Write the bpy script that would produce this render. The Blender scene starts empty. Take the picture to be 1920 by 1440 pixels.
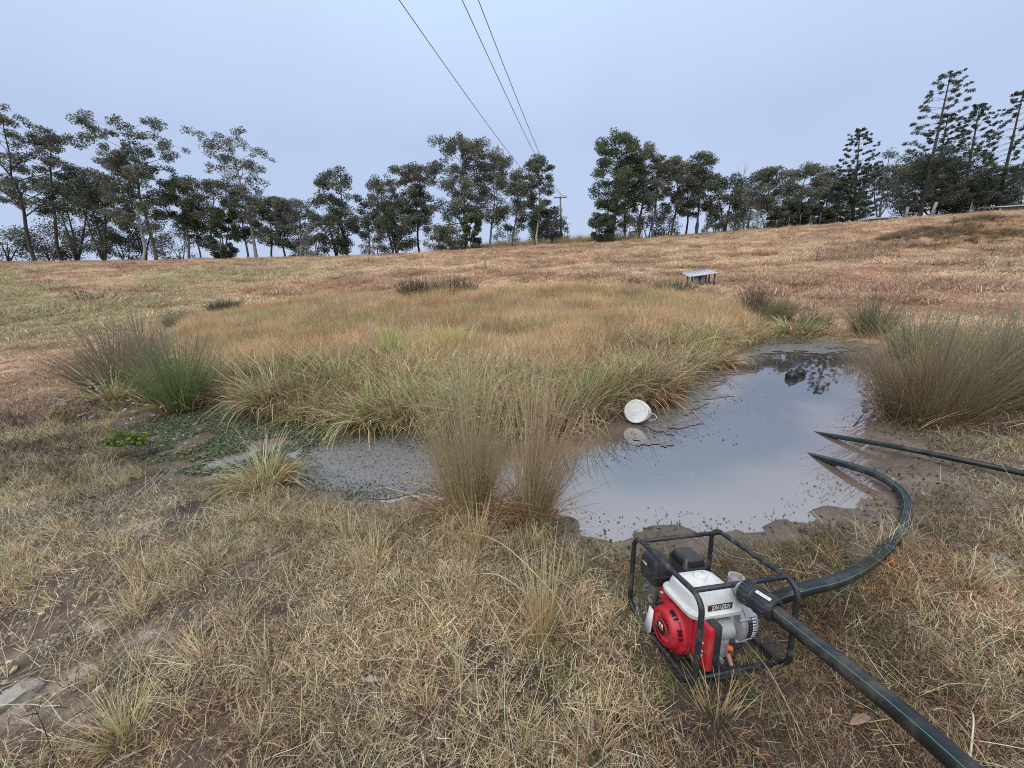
import bpy, bmesh, math, random
import numpy as np
from mathutils import Vector, Matrix
random.seed(7); RNG = np.random.default_rng(11)
SC = bpy.context.scene
COL = SC.collection
PI = math.pi

# ------------------------------------------------------------------ camera
F, CS, CT, CAMZ = 735.0, 0.185, 3.62, 1.763
_d = np.array([CS, CT, 1.0]); _d /= np.linalg.norm(_d)
_up = -_d; _fw = np.array([0, 0, 1.0]); _fw = _fw - _fw.dot(_up) * _up; _fw /= np.linalg.norm(_fw)
R = np.stack([np.cross(_fw, _up), _fw, _up])          # rows: world axes in camera coordinates
cam = bpy.data.cameras.new('camera'); camo = bpy.data.objects.new('camera', cam); COL.objects.link(camo)
cam.sensor_fit = 'HORIZONTAL'; cam.sensor_width = 36; cam.lens = F / 1920 * 36
cam.clip_start = 0.05; cam.clip_end = 6000
camo.matrix_world = Matrix([[R[0, 0], -R[0, 1], -R[0, 2], 0], [R[1, 0], -R[1, 1], -R[1, 2], 0],
                            [R[2, 0], -R[2, 1], -R[2, 2], CAMZ], [0, 0, 0, 1]])
SC.camera = camo

# ------------------------------------------------------------------ world: overcast sky
SUN_EL, SUN_AZ = math.radians(58), math.radians(200)
w = bpy.data.worlds.new('World'); SC.world = w; w.use_nodes = True
nt = w.node_tree; nt.nodes.clear()
out = nt.nodes.new('ShaderNodeOutputWorld'); bg = nt.nodes.new('ShaderNodeBackground')
sky = nt.nodes.new('ShaderNodeTexSky'); sky.sky_type = 'NISHITA'; sky.sun_disc = False
sky.sun_elevation = SUN_EL; sky.sun_rotation = SUN_AZ; sky.dust_density = 3.0; sky.air_density = 1.0
# cloud deck: an even pale blue-grey layer, a little brighter overhead, over the clear sky
tc = nt.nodes.new('ShaderNodeTexCoord'); sep = nt.nodes.new('ShaderNodeSeparateXYZ')
ramp = nt.nodes.new('ShaderNodeValToRGB')
ramp.color_ramp.elements[0].position = 0.0; ramp.color_ramp.elements[0].color = (5.35, 6.35, 8.55, 1)
ramp.color_ramp.elements[1].position = 1.0; ramp.color_ramp.elements[1].color = (7.6, 8.5, 10.2, 1)
e = ramp.color_ramp.elements.new(0.28); e.color = (4.95, 6.05, 8.45, 1)
e = ramp.color_ramp.elements.new(0.5); e.color = (6.1, 7.7, 9.8, 1)
nz = nt.nodes.new('ShaderNodeTexNoise'); nz.inputs['Scale'].default_value = 1.6; nz.inputs['Detail'].default_value = 3
mr = nt.nodes.new('ShaderNodeMapRange'); mr.inputs[1].default_value = 0.3; mr.inputs[2].default_value = 0.7
mr.inputs[3].default_value = 0.93; mr.inputs[4].default_value = 1.05
mul = nt.nodes.new('ShaderNodeVectorMath'); mul.operation = 'SCALE'
mix = nt.nodes.new('ShaderNodeMix'); mix.data_type = 'RGBA'; mix.inputs[0].default_value = 0.9
nt.links.new(tc.outputs['Generated'], sep.inputs[0]); nt.links.new(sep.outputs[2], ramp.inputs[0])
nt.links.new(tc.outputs['Generated'], nz.inputs['Vector']); nt.links.new(nz.outputs[0], mr.inputs[0])
nt.links.new(ramp.outputs[0], mul.inputs[0]); nt.links.new(mr.outputs[0], mul.inputs['Scale'])
nt.links.new(sky.outputs[0], mix.inputs[6]); nt.links.new(mul.outputs[0], mix.inputs[7])
nt.links.new(mix.outputs[2], bg.inputs[0]); bg.inputs[1].default_value = 0.073
nt.links.new(bg.outputs[0], out.inputs[0])
# ------------------------------------------------------------------ sun behind cloud
sl = bpy.data.lights.new('sun', 'SUN'); sl.energy = 1.5; sl.angle = math.radians(50); sl.color = (1.0, 0.90, 0.75)
so = bpy.data.objects.new('sun', sl); COL.objects.link(so)
so.rotation_euler = (PI / 2 - SUN_EL, 0, PI - SUN_AZ)
vs = SC.view_settings
SC.display_settings.display_device = 'sRGB'
vs.view_transform = 'Standard'; vs.look = 'None'; vs.exposure = 0.55; vs.gamma = 1.0; vs.use_curve_mapping = False
SC.cycles.max_bounces = 4; SC.cycles.diffuse_bounces = 3; SC.cycles.glossy_bounces = 2; SC.cycles.transmission_bounces = 2; SC.cycles.pixel_filter_type = 'BLACKMAN_HARRIS'; SC.cycles.filter_width = 1.05; SC.cycles.use_denoising = False
SC.cycles.transparent_max_bounces = 4; SC.cycles.caustics_reflective = False; SC.cycles.caustics_refractive = False

# ================================================================== geometry helpers
def ray(px, py):
    return R @ np.array([(px - 960) / F, (py - 720) / F, 1.0])
CAM = np.array([0, 0, CAMZ])
def at(px, py, depth): return CAM + ray(px, py) * depth            # a point at that depth along the lens axis
def atY(px, py, Y): v = ray(px, py); return CAM + v * (Y / v[1])
def onz(px, py, z): v = ray(px, py); return CAM + v * ((z - CAMZ) / v[2])

def vnoise(x, y, seed=0):
    xi = np.floor(x).astype(np.int64); yi = np.floor(y).astype(np.int64); fx = x - xi; fy = y - yi
    def h(a, b):
        n = (a * 374761393 + b * 668265263 + seed * 974711) & 0x7fffffff
        n = ((n ^ (n >> 13)) * 1274126177) & 0x7fffffff
        return ((n ^ (n >> 16)) & 0xffff) / 65535.0
    u = fx * fx * (3 - 2 * fx); v = fy * fy * (3 - 2 * fy)
    return (h(xi, yi) * (1 - u) + h(xi + 1, yi) * u) * (1 - v) + (h(xi, yi + 1) * (1 - u) + h(xi + 1, yi + 1) * u) * v
def fbm(x, y, seed=0, o=4):
    s = 0; a = 0.5; t = 0
    for i in range(o):
        s = s + a * vnoise(x * 2 ** i, y * 2 ** i, seed + i * 17); t += a; a *= 0.5
    return s / t
def sstep(a, b, x): t = np.clip((x - a) / (b - a), 0, 1); return t * t * (3 - 2 * t)
def sdist(x, y, poly):
    """signed distance to a polygon, negative inside"""
    p = np.asarray(poly, float); q = np.roll(p, -1, 0); d2 = np.full(np.shape(x), 1e18); ins = np.zeros(np.shape(x), bool)
    for (x0, y0), (x1, y1) in zip(p, q):
        ex, ey = x1 - x0, y1 - y0; t = np.clip(((x - x0) * ex + (y - y0) * ey) / (ex * ex + ey * ey), 0, 1)
        d2 = np.minimum(d2, (x - x0 - t * ex) ** 2 + (y - y0 - t * ey) ** 2)
        c = ((y0 > y) != (y1 > y)) & (x < (x1 - x0) * (y - y0) / (y1 - y0 + 1e-12) + x0); ins ^= c
    return np.where(ins, -1, 1) * np.sqrt(d2)
WL = -0.10
def gpoly(px): return [tuple(onz(a, b, 0)[:2]) for a, b in px]
EARTH = gpoly([(-60, 1010), (120, 1030), (260, 1090), (345, 1180), (300, 1290), (200, 1380), (60, 1480), (-200, 1480)])
def wpoly(px): return [tuple(onz(a, b, WL)[:2]) for a, b in px]
POND = wpoly([(262, 790), (330, 768), (420, 775), (520, 792), (620, 808), (760, 812), (860, 825), (950, 835), (1060, 835), (1120, 800),
              (1180, 775), (1240, 765), (1290, 735), (1340, 690), (1400, 650), (1440, 632), (1520, 637), (1610, 650), (1655, 680), (1680, 720),
              (1672, 760), (1625, 783), (1600, 800), (1635, 822), (1665, 855), (1620, 905), (1555, 940), (1500, 970), (1400, 990), (1260, 1004),
              (1160, 996), (1090, 972), (1040, 944), (960, 932), (860, 915), (760, 925), (640, 920), (570, 902), (480, 880), (400, 885), (330, 870), (280, 845)])
PUDDLE = wpoly([(550, 862), (600, 836), (690, 816), (760, 820), (845, 838), (885, 880), (870, 922), (760, 935), (640, 930), (560, 905)])
WEEDARM = wpoly([(265, 792), (335, 772), (420, 778), (520, 796), (575, 812), (600, 832), (560, 865), (540, 885), (470, 878), (400, 882), (330, 866), (285, 843)])
def pondd(x, y):
    wx = .34 * (fbm(x / .55, y / .55, 201, 3) - .5) + .16 * (fbm(x / .12, y / .12, 203, 2) - .5); wy = .34 * (fbm(x / .55, y / .55, 205, 3) - .5) + .16 * (fbm(x / .12, y / .12, 207, 2) - .5)
    return sdist(x + wx, y + wy, POND)
def hill(x, y):
    s = y - 12.2 - 0.5 * np.clip((x - 6) / 10, 0, 1)
    z = 0.136 * 1.6 * np.logaddexp(0, s / 1.6)
    z = z + 0.028 * np.maximum(0, np.abs(x) - 15) * sstep(9, 30, y) - 0.006 * np.maximum(0, -x) * sstep(20, 50, y) * 0
    yc = 58 + 3 * np.sin(x * 0.045)
    zc = z - 0.136 * (y - yc)
    zf = zc - 0.10 * (y - yc)
    k = 1.2
    z = -k * np.logaddexp(-z / k, -zf / k)
    return np.maximum(z, -14 + 0 * z)
def Hfull(x, y):
    x = np.asarray(x, float); y = np.asarray(y, float)
    b = hill(x, y) + 0.16 * (fbm(x / 5, y / 5, 3) - 0.5) * sstep(3, 14, np.hypot(x, y)) + 0.20 * (fbm(x / 1.3, y / 1.3, 31, 2) - .5) * sstep(12, 22, np.hypot(x, y))
    b = b + 1.1 * np.exp(-((x - 32.5) / 7.5) ** 2 - ((y - 28.5 - 0.15 * (x - 33)) / 2.0) ** 2)      # earth bank on the right
    b = b + 0.035 * (fbm(x / 0.55, y / 0.55, 5) - 0.5)
    d = pondd(x, y)
    pw = np.exp(-(((x - .91) ** 2 + (y - 1.60) ** 2) / .55 ** 2) ** 2)
    outz = WL + (b - WL) * (1 - np.exp(-np.maximum(d, 0) / 0.8)) + (0.045 * (fbm(x / 0.22, y / 0.22, 9, 3) - 0.5) * np.exp(-np.maximum(d, 0) / 0.7))
    deep = 0.30 * (1 - np.exp(np.minimum(d, 0) / 0.55))
    # weedy shallows along the far left shore of the pond
    shal = np.exp(-((x - 2.3 - (y - 5.0) * 0.72) / 0.5) ** 2) * sstep(3.6, 4.6, y) + np.exp(-((y - 8.7) / .9) ** 2) * sstep(2.7, 4.6, x)
    deep = deep * (1 - 0.92 * np.clip(shal, 0, 1))
    inz = WL - deep + (0.05 * (fbm(x / 0.35, y / 0.35, 21, 4) - 0.5)) * np.clip(0.35 + shal, 0, 1)
    z = np.where(d > 0, outz, inz); pz = -.016 - .0797 * (x - .714) - .1354 * (y - 1.265)
    return z * (1 - pw) + pz * pw, d
def H(x, y): return Hfull(x, y)[0]
def h1(x, y): return float(H(np.array([x]), np.array([y]))[0])
def gp(px, py):
    v = ray(px, py); t = np.concatenate([np.arange(0.5, 15, 0.05), np.arange(15, 120, 0.25)])
    P = CAM[None] + v[None] * t[:, None]; below = P[:, 2] < H(P[:, 0], P[:, 1])
    i = int(np.argmax(below)) if below.any() else len(t) - 1
    p = P[i].copy(); p[2] = h1(p[0], p[1]); return p
MARSH = [tuple(gp(a, b)[:2]) for a, b in [(350, 612), (330, 650), (400, 715), (450, 762), (540, 790), (640, 804), (760, 808), (850, 812), (1000, 815), (1110, 795),
         (1170, 768), (1262, 745), (1300, 705), (1350, 672), (1425, 640), (1440, 622), (1400, 597), (1330, 570), (1200, 556), (1000, 553), (850, 556), (700, 560), (560, 575), (450, 592)]]

# ------------------------------------------------------------------ materials
def lin(r, g, b):
    f = lambda c: (c / 255) / 12.92 if c / 255 <= 0.04045 else ((c / 255 + 0.055) / 1.055) ** 2.4
    return np.array([f(r), f(g), f(b)])
MATS = {}
def mat(name, color=(0.5, 0.5, 0.5), rough=0.6, metal=0.0, noise=0.0, nscale=30, bump=0.0, spec=0.5, dirt=None, dirt_scale=6, dirt_amt=0.5, ior=None):
    if name in MATS: return MATS[name]
    m = bpy.data.materials.new(name); m.use_nodes = True; n = m.node_tree; b = n.nodes['Principled BSDF']
    b.inputs['Roughness'].default_value = rough; b.inputs['Metallic'].default_value = metal
    b.inputs['Specular IOR Level'].default_value = spec
    if ior: b.inputs['IOR'].default_value = ior
    b.inputs['Base Color'].default_value = (*color, 1)
    co = n.nodes.new('ShaderNodeTexCoord')
    src = None
    if noise > 0 or bump > 0:
        t = n.nodes.new('ShaderNodeTexNoise'); t.inputs['Scale'].default_value = nscale; t.inputs['Detail'].default_value = 5
        n.links.new(co.outputs['Object'], t.inputs['Vector'])
        if noise > 0:
            r = n.nodes.new('ShaderNodeMapRange'); r.inputs[3].default_value = 1 - noise; r.inputs[4].default_value = 1 + noise
            r.inputs[1].default_value = 0.3; r.inputs[2].default_value = 0.7
            mm = n.nodes.new('ShaderNodeVectorMath'); mm.operation = 'SCALE'; mm.inputs[0].default_value = color
            n.links.new(t.outputs[0], r.inputs[0]); n.links.new(r.outputs[0], mm.inputs['Scale']); src = mm.outputs[0]
        if bump > 0:
            bp = n.nodes.new('ShaderNodeBump'); bp.inputs['Strength'].default_value = bump; bp.inputs['Distance'].default_value = 0.01
            n.links.new(t.outputs[0], bp.inputs['Height']); n.links.new(bp.outputs[0], b.inputs['Normal'])
    if dirt is not None:
        t2 = n.nodes.new('ShaderNodeTexNoise'); t2.inputs['Scale'].default_value = dirt_scale; t2.inputs['Detail'].default_value = 6; t2.inputs['Roughness'].default_value = 0.7
        n.links.new(co.outputs['Object'], t2.inputs['Vector'])
        r2 = n.nodes.new('ShaderNodeMapRange'); r2.inputs[1].default_value = 0.5; r2.inputs[2].default_value = 0.72; r2.inputs[4].default_value = dirt_amt
        n.links.new(t2.outputs[0], r2.inputs[0])
        mx = n.nodes.new('ShaderNodeMix'); mx.data_type = 'RGBA'; n.links.new(r2.outputs[0], mx.inputs[0])
        mx.inputs[6].default_value = (*color, 1); mx.inputs[7].default_value = (*dirt, 1)
        if src is not None: n.links.new(src, mx.inputs[6])
        src = mx.outputs[2]
        rr = n.nodes.new('ShaderNodeMapRange'); rr.inputs[3].default_value = rough; rr.inputs[4].default_value = min(1, rough + 0.35)
        n.links.new(r2.outputs[0], rr.inputs[0]); n.links.new(rr.outputs[0], b.inputs['Roughness'])
    if src is not None: n.links.new(src, b.inputs['Base Color'])
    MATS[name] = m; return m

def blade_mat(name, transl=0.3, instanced=False, rough=0.6):
    m = bpy.data.materials.new(name); m.use_nodes = True; n = m.node_tree; n.nodes.clear()
    o = n.nodes.new('ShaderNodeOutputMaterial'); a = n.nodes.new('ShaderNodeAttribute'); a.attribute_name = 'Col'
    col = a.outputs['Color']
    if instanced:
        a2 = n.nodes.new('ShaderNodeAttribute'); a2.attribute_type = 'INSTANCER'; a2.attribute_name = 'tint'
        mm = n.nodes.new('ShaderNodeVectorMath'); mm.operation = 'MULTIPLY'
        n.links.new(col, mm.inputs[0]); n.links.new(a2.outputs['Color'], mm.inputs[1]); col = mm.outputs[0]
    d = n.nodes.new('ShaderNodeBsdfPrincipled'); d.inputs['Roughness'].default_value = rough; d.inputs['Specular IOR Level'].default_value = 0.25
    t = n.nodes.new('ShaderNodeBsdfTranslucent'); s = n.nodes.new('ShaderNodeMixShader'); s.inputs[0].default_value = transl
    n.links.new(col, d.inputs['Base Color']); n.links.new(col, t.inputs['Color'])
    n.links.new(d.outputs[0], s.inputs[1]); n.links.new(t.outputs[0], s.inputs[2]); n.links.new(s.outputs[0], o.inputs[0])
    return m
M_BLADE = blade_mat('grass_blade', 0.33); M_BLADE_I = blade_mat('grass_blade_field', 0.33, True); M_LEAF = blade_mat('leaf', 0.18)

# ------------------------------------------------------------------ object helpers
def tag(o, label=None, cat=None, group=None, kind=None):
    if label: o['label'] = label
    if cat: o['category'] = cat
    if group: o['group'] = group
    if kind: o['kind'] = kind
    return o
def empty(name, loc=(0, 0, 0), rot=None):
    o = bpy.data.objects.new(name, None); COL.objects.link(o); o.location = loc; o.empty_display_size = 0.1
    if rot is not None: o.rotation_euler = rot
    return o
def npmesh(name, V, faces, cols=None, smooth=False):
    """V (n,3); faces: list of int arrays (m,k) of quads/tris"""
    me = bpy.data.meshes.new(name); V = np.asarray(V, np.float32)
    me.vertices.add(len(V)); me.vertices.foreach_set('co', V.ravel())
    idx = np.concatenate([f.ravel() for f in faces]); tot = np.concatenate([np.full(len(f), f.shape[1]) for f in faces])
    st = np.concatenate([[0], np.cumsum(tot)[:-1]])
    me.loops.add(len(idx)); me.loops.foreach_set('vertex_index', idx.astype(np.int32))
    me.polygons.add(len(tot)); me.polygons.foreach_set('loop_start', st.astype(np.int32)); me.polygons.foreach_set('loop_total', tot.astype(np.int32))
    if smooth: me.polygons.foreach_set('use_smooth', np.ones(len(tot), bool))
    if cols is not None:
        at_ = me.color_attributes.new('Col', 'FLOAT_COLOR', 'POINT'); c4 = np.ones((len(V), 4), np.float32); c4[:, :3] = cols
        at_.data.foreach_set('color', c4.ravel())
    me.update(); me.validate(); return me
def link(name, me, m, parent=None):
    o = bpy.data.objects.new(name, me); COL.objects.link(o)
    if m is not None: me.materials.clear(); me.materials.append(m)
    if parent is not None: o.parent = parent
    return o
def tube_np(P, rad, sides=8, cap=True):
    P = np.asarray(P, float); n = len(P); rad = np.broadcast_to(np.asarray(rad, float), (n,))
    T = np.gradient(P, axis=0); T /= np.linalg.norm(T, axis=1)[:, None] + 1e-12
    ref = np.array([0, 0, 1.0]) if abs(T[0, 2]) < 0.9 else np.array([1.0, 0, 0])
    U = np.cross(T[0], ref); U /= np.linalg.norm(U); V = []
    ang = np.arange(sides) / sides * 2 * PI
    for i in range(n):
        U = U - T[i] * U.dot(T[i]); U /= np.linalg.norm(U); W = np.cross(T[i], U)
        V.append(P[i] + rad[i] * (np.cos(ang)[:, None] * U + np.sin(ang)[:, None] * W))
    V = np.concatenate(V); a = np.arange(sides); b = (a + 1) % sides
    Q = np.concatenate([np.stack([i * sides + a, i * sides + b, (i + 1) * sides + b, (i + 1) * sides + a], 1) for i in range(n - 1)])
    Tt = np.zeros((0, 3), int)
    if cap:
        k = len(V); V = np.concatenate([V, P[:1], P[-1:]])
        Tt = np.concatenate([np.stack([np.full(sides, k), b, a], 1), np.stack([np.full(sides, k + 1), (n - 1) * sides + a, (n - 1) * sides + b], 1)])
    return V, Q, Tt
class MB:
    """collects geometry, links it as one mesh object"""
    def __init__(s): s.v = []; s.q = []; s.t = []; s.n = 0
    def add(s, V, Q=None, T=None):
        if Q is not None and len(Q): s.q.append(np.asarray(Q) + s.n)
        if T is not None and len(T): s.t.append(np.asarray(T) + s.n)
        s.v.append(np.asarray(V, float)); s.n += len(V); return s
    def tube(s, P, r, sides=8, cap=True): return s.add(*tube_np(P, r, sides, cap))
    def box(s, c, d, rot=None):
        V = np.array([[x, y, z] for x in (-.5, .5) for y in (-.5, .5) for z in (-.5, .5)]) * np.array(d)
        if rot is not None: V = V @ np.array(rot).T
        return s.add(V + np.array(c), [[0, 1, 3, 2], [4, 6, 7, 5], [0, 4, 5, 1], [2, 3, 7, 6], [0, 2, 6, 4], [1, 5, 7, 3]])
    def build(s, name, m, parent=None, smooth=False):
        f = [np.concatenate(x) for x in (s.q, s.t) if len(x)]
        return link(name, npmesh(name, np.concatenate(s.v), f, None, smooth), m, parent)
def smoothpath(P, n=60):
    """Catmull-Rom through the points"""
    P = np.asarray(P, float); P = np.concatenate([[2 * P[0] - P[1]], P, [2 * P[-1] - P[-2]]]); m = len(P) - 3; o = []
    for i in range(n):
        t = i / (n - 1) * m; k = min(int(t), m - 1); f = t - k; a, b, c, d = P[k:k + 4]
        o.append(0.5 * ((2 * b) + (-a + c) * f + (2 * a - 5 * b + 4 * c - d) * f * f + (-a + 3 * b - 3 * c + d) * f ** 3))
    return np.array(o)
def shade(o, angle=40):
    me = o.data
    me.polygons.foreach_set('use_smooth', np.ones(len(me.polygons), bool))
    try: me.set_sharp_from_angle(angle=math.radians(angle))
    except Exception: pass
    return o
def bm_obj(name, bm, m, parent=None, angle=40):
    me = bpy.data.meshes.new(name); bm.to_mesh(me); bm.free(); o = link(name, me, m, parent); return shade(o, angle)
def rbox(name, c, d, m, parent=None, bev=0.01, seg=2, rot=None, taper=None):
    bm = bmesh.new(); bmesh.ops.create_cube(bm, size=1)
    for v in bm.verts:
        k = (1, 1)
        if taper and v.co.z > 0: k = taper
        v.co = Vector((v.co.x * d[0] * k[0], v.co.y * d[1] * k[1], v.co.z * d[2]))
    if bev > 0: bmesh.ops.bevel(bm, geom=list(bm.edges), offset=bev, segments=seg, affect='EDGES', profile=0.5, clamp_overlap=True)
    mt = Matrix.Translation(Vector(c))
    if rot is not None: mt = mt @ rot.to_4x4()
    bm.transform(mt); return bm_obj(name, bm, m, parent)
def lathe(name, prof, axis_o, axis_d, m, parent=None, n=32, angle=35):
    """prof: (r, h) pairs spun about the axis"""
    d = Vector(axis_d).normalized(); q = Vector((0, 0, 1)).rotation_difference(d); o = Vector(axis_o)
    b = MB(); k = len(prof); V = []
    for i in range(n):
        a = i / n * 2 * PI
        for r, h in prof: V.append(o + q @ Vector((r * math.cos(a), r * math.sin(a), h)))
    Q = [[i * k + j, ((i + 1) % n) * k + j, ((i + 1) % n) * k + j + 1, i * k + j + 1] for i in range(n) for j in range(k - 1)]
    b.add(np.array([tuple(v) for v in V]), Q); return shade(b.build(name, m, parent), angle)
def text_mesh(name, s, size, m, parent, loc, rot, depth=0.0003, sx=1.0):
    c = bpy.data.curves.new(name + '_curve', 'FONT'); c.body = s; c.size = size; c.align_x = 'CENTER'; c.align_y = 'CENTER'; c.extrude = depth
    t = bpy.data.objects.new(name + '_tmp', c); COL.objects.link(t); bpy.context.view_layer.update()
    me = bpy.data.meshes.new_from_object(t.evaluated_get(bpy.context.evaluated_depsgraph_get()))
    bpy.data.objects.remove(t); bpy.data.curves.remove(c)
    me.transform(Matrix.Diagonal((sx, 1, 1, 1))); me.name = name
    o = link(name, me, m, parent); o.matrix_local = Matrix.Translation(Vector(loc)) @ rot.to_4x4(); return o

def blades(root, az, length, width, tilt, bend, nseg, c0, c1, rng, twist=0.6, wav=0.0):
    """vectorised curved ribbons; c0/c1 (n,3) root and tip colours"""
    n = len(root); P = np.zeros((n, nseg + 1, 3)); P[:, 0] = root; az = np.asarray(az).copy()
    for i in range(nseg):
        s = (i + 0.5) / nseg; th = tilt + bend * s
        if wav: az = az + rng.normal(0, wav, n); th = th + rng.normal(0, wav, n)
        dr = np.stack([np.sin(th) * np.cos(az), np.sin(th) * np.sin(az), np.cos(th)], 1)
        P[:, i + 1] = P[:, i] + dr * (length / nseg)[:, None]
    wa = az + PI / 2 + rng.uniform(-twist, twist, n); side = np.stack([np.cos(wa), np.sin(wa), rng.uniform(-.3, .3, n)], 1)
    k = 2 * nseg + 1; V = np.zeros((n, k, 3)); C = np.zeros((n, k, 3))
    for i in range(nseg):
        s = i / nseg; wd = (width * (1 - 0.75 * s ** 1.5) * 0.5)[:, None] * side
        V[:, 2 * i] = P[:, i] - wd; V[:, 2 * i + 1] = P[:, i] + wd
        cc = c0 + (c1 - c0) * s; C[:, 2 * i] = cc; C[:, 2 * i + 1] = cc
    V[:, k - 1] = P[:, nseg]; C[:, k - 1] = c1
    b = (np.arange(n) * k)[:, None]
    Q = [b + np.array([[2 * i, 2 * i + 1, 2 * i + 3, 2 * i + 2]]) for i in range(nseg - 1)]
    Q = np.concatenate(Q) if Q else np.zeros((0, 4), int)
    T = b + np.array([[2 * nseg - 2, 2 * nseg - 1, 2 * nseg]])
    return V.reshape(-1, 3), Q, T, C.reshape(-1, 3)
def pick(rng, pal, n, jit=0.15):
    pal = np.array(pal, float); c = pal[rng.integers(0, len(pal), n)]; g = c.mean(1, keepdims=True); c = (c * .84 + g * .16) * 1.45
    return np.clip(c * (1 + rng.normal(0, jit, (n, 1))) * (1 + rng.normal(0, jit * 0.3, (n, 3))), 0.004, 0.8)
def blade_mesh(name, parts):
    V = []; Q = []; T = []; C = []; n = 0
    for v, q, t, c in parts: V.append(v); Q.append(q + n); T.append(t + n); C.append(c); n += len(v)
    return npmesh(name, np.concatenate(V), [x for x in (np.concatenate(Q), np.concatenate(T)) if len(x)], np.concatenate(C))
def disc(rng, n, r): a = rng.uniform(0, 2 * PI, n); q = r * np.sqrt(rng.uniform(0, 1, n)); return np.stack([q * np.cos(a), q * np.sin(a)], 1)
# ================================================================== ground, one sheet to the horizon
def spaced(lo, hi, n, dens):
    t = np.linspace(lo, hi, 4000); c = np.cumsum(dens(t)); c = (c - c[0]) / (c[-1] - c[0]); return np.interp(np.linspace(0, 1, n), c, t)
gx = np.concatenate([[-3000, -900, -350, -180], spaced(-110, 110, 430, lambda t: 1 / (0.35 + np.abs(t - 0.8) * 0.16)), [180, 350, 900, 3000]])
gy = np.concatenate([[-600, -60], spaced(-6, 110, 430, lambda t: 1 / (0.3 + np.abs(t - 2.2) * 0.11)), [160, 260, 500, 1000, 3000]])
GX, GY = np.meshgrid(gx, gy); GZ, GD = Hfull(GX, GY)
nxg, nyg = len(gx), len(gy)
V = np.stack([GX.ravel(), GY.ravel(), GZ.ravel()], 1); x_, y_, d_ = GX.ravel(), GY.ravel(), GD.ravel()
ii = (np.arange(nyg - 1)[:, None] * nxg + np.arange(nxg - 1)[None]).ravel()
Qg = np.stack([ii, ii + 1, ii + nxg + 1, ii + nxg], 1)
MUDR = wpoly([(1560, 945), (1625, 905), (1660, 870), (1600, 800), (1640, 790), (1720, 800), (1800, 850), (1960, 880), (1960, 985), (1780, 985), (1700, 1000), (1600, 1000)])
def patch(px, py, r, z=0.0):
    p = onz(px, py, z); return np.exp(-(((x_ - p[0]) ** 2 + (y_ - p[1]) ** 2) / r ** 2))
def zone_color(x, y, d):
    n1 = fbm(x / 2.2, y / 2.2, 40, 4); n2 = fbm(x / 0.5, y / 0.5, 41, 3); n3 = fbm(x / 9, y / 9, 42, 3); n4 = fbm(x / 5.0, y / 1.6, 43, 3)
    m = lambda a, b, t: a + (b - a) * np.asarray(t)[..., None]
    straw, red, brown, olive = lin(193, 166, 134), lin(168, 131, 104), lin(160, 132, 105), lin(160, 148, 110)
    hillc = m(brown[None], straw[None], sstep(.30, .68, n1)); hillc = m(hillc, red[None], sstep(.46, .66, n4) * .55)
    gl = sstep(-6, -22, x) * sstep(10, 14, y) * sstep(48, 30, y)
    hillc = m(hillc, olive[None], sstep(.38, .6, n3) * (.12 + .7 * gl))
    near = m(lin(66, 56, 50)[None], lin(112, 96, 80)[None], sstep(.3, .7, n2 * .6 + n1 * .4))
    return m(near, hillc, sstep(6, 13, y + np.abs(x) * .35))
c = zone_color(x_, y_, d_)
mix3 = lambda a, b, t: a + (b - a) * t[:, None]
sdm = sdist(x_, y_, MARSH); c = mix3(c, lin(120, 92, 64)[None], sstep(.3, -.4, sdm))
pale = np.zeros_like(x_)
for px, py, r in [(290, 1185, .16), (130, 1200, .2), (150, 1245, .12), (1062, 1395, .09), (1040, 1380, .06), (440, 1010, .25), (420, 1030, .15), (250, 985, .18), (80, 1310, .15), (490, 1025, .15), (1850, 1060, .2), (180, 1320, .12), (880, 1300, .05)]:
    pale = np.maximum(pale, patch(px, py, r))
pale = np.clip(pale * 1.3 * sstep(.42, .62, fbm(x_ / .09, y_ / .09, 51, 3)), 0, 1); c = mix3(c, lin(196, 180, 164)[None], pale * .85)
PALE = lambda x, y: np.max([np.exp(-(((x - q[0]) ** 2 + (y - q[1]) ** 2) / r ** 2)) for q, r in
        [(onz(a, b, 0), rr) for a, b, rr in [(290, 1185, .2), (130, 1200, .22), (1062, 1395, .11), (440, 1010, .25), (250, 985, .18), (80, 1310, .2), (490, 1025, .15)]]], axis=0)
# dark, worn earth bottom left
dk = sstep(.45, .65, fbm(x_ / .9, y_ / .9, 55, 3)) * sstep(-.5, -1.6, x_) * sstep(4.5, 2.5, y_); dk = np.maximum(dk, sstep(.25, -.1, sdist(x_, y_, EARTH))) * (1 - pale); c = mix3(c, lin(98, 83, 73)[None], dk * .85)
pd_ = np.exp(-(((x_ - .86) / .5) ** 2 + ((y_ - 1.5) / .45) ** 2) ** 2); c = mix3(c, lin(62, 52, 45)[None], pd_ * .8)  # dark wet soil under the pump, also painted to deepen its weak contact shadow
wetn = fbm(x_ / .4, y_ / .4, 60, 3)
mud = sstep(.62, .12, d_ - .30 * (wetn - .5)); mudR = sstep(.25, -.15, sdist(x_, y_, MUDR) + .3 * (wetn - .5)); 
c = mix3(c, lin(122, 104, 90)[None] * (.5 + .9 * wetn)[:, None], mudR * .95); c = mix3(c, lin(116, 103, 92)[None] * (.55 + .9 * wetn)[:, None], mud * .9)
c = mix3(c, lin(92, 76, 60)[None], sstep(0, -.1, d_)); wet = np.clip(np.maximum(sstep(.5, .0, d_) , mudR * .55), 0, 1)
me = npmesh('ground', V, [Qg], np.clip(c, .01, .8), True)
a = me.attributes.new('wet', 'FLOAT', 'POINT'); a.data.foreach_set('value', wet.astype(np.float32))
gm = bpy.data.materials.new('soil'); gm.use_nodes = True; n = gm.node_tree; b = n.nodes['Principled BSDF']
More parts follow.
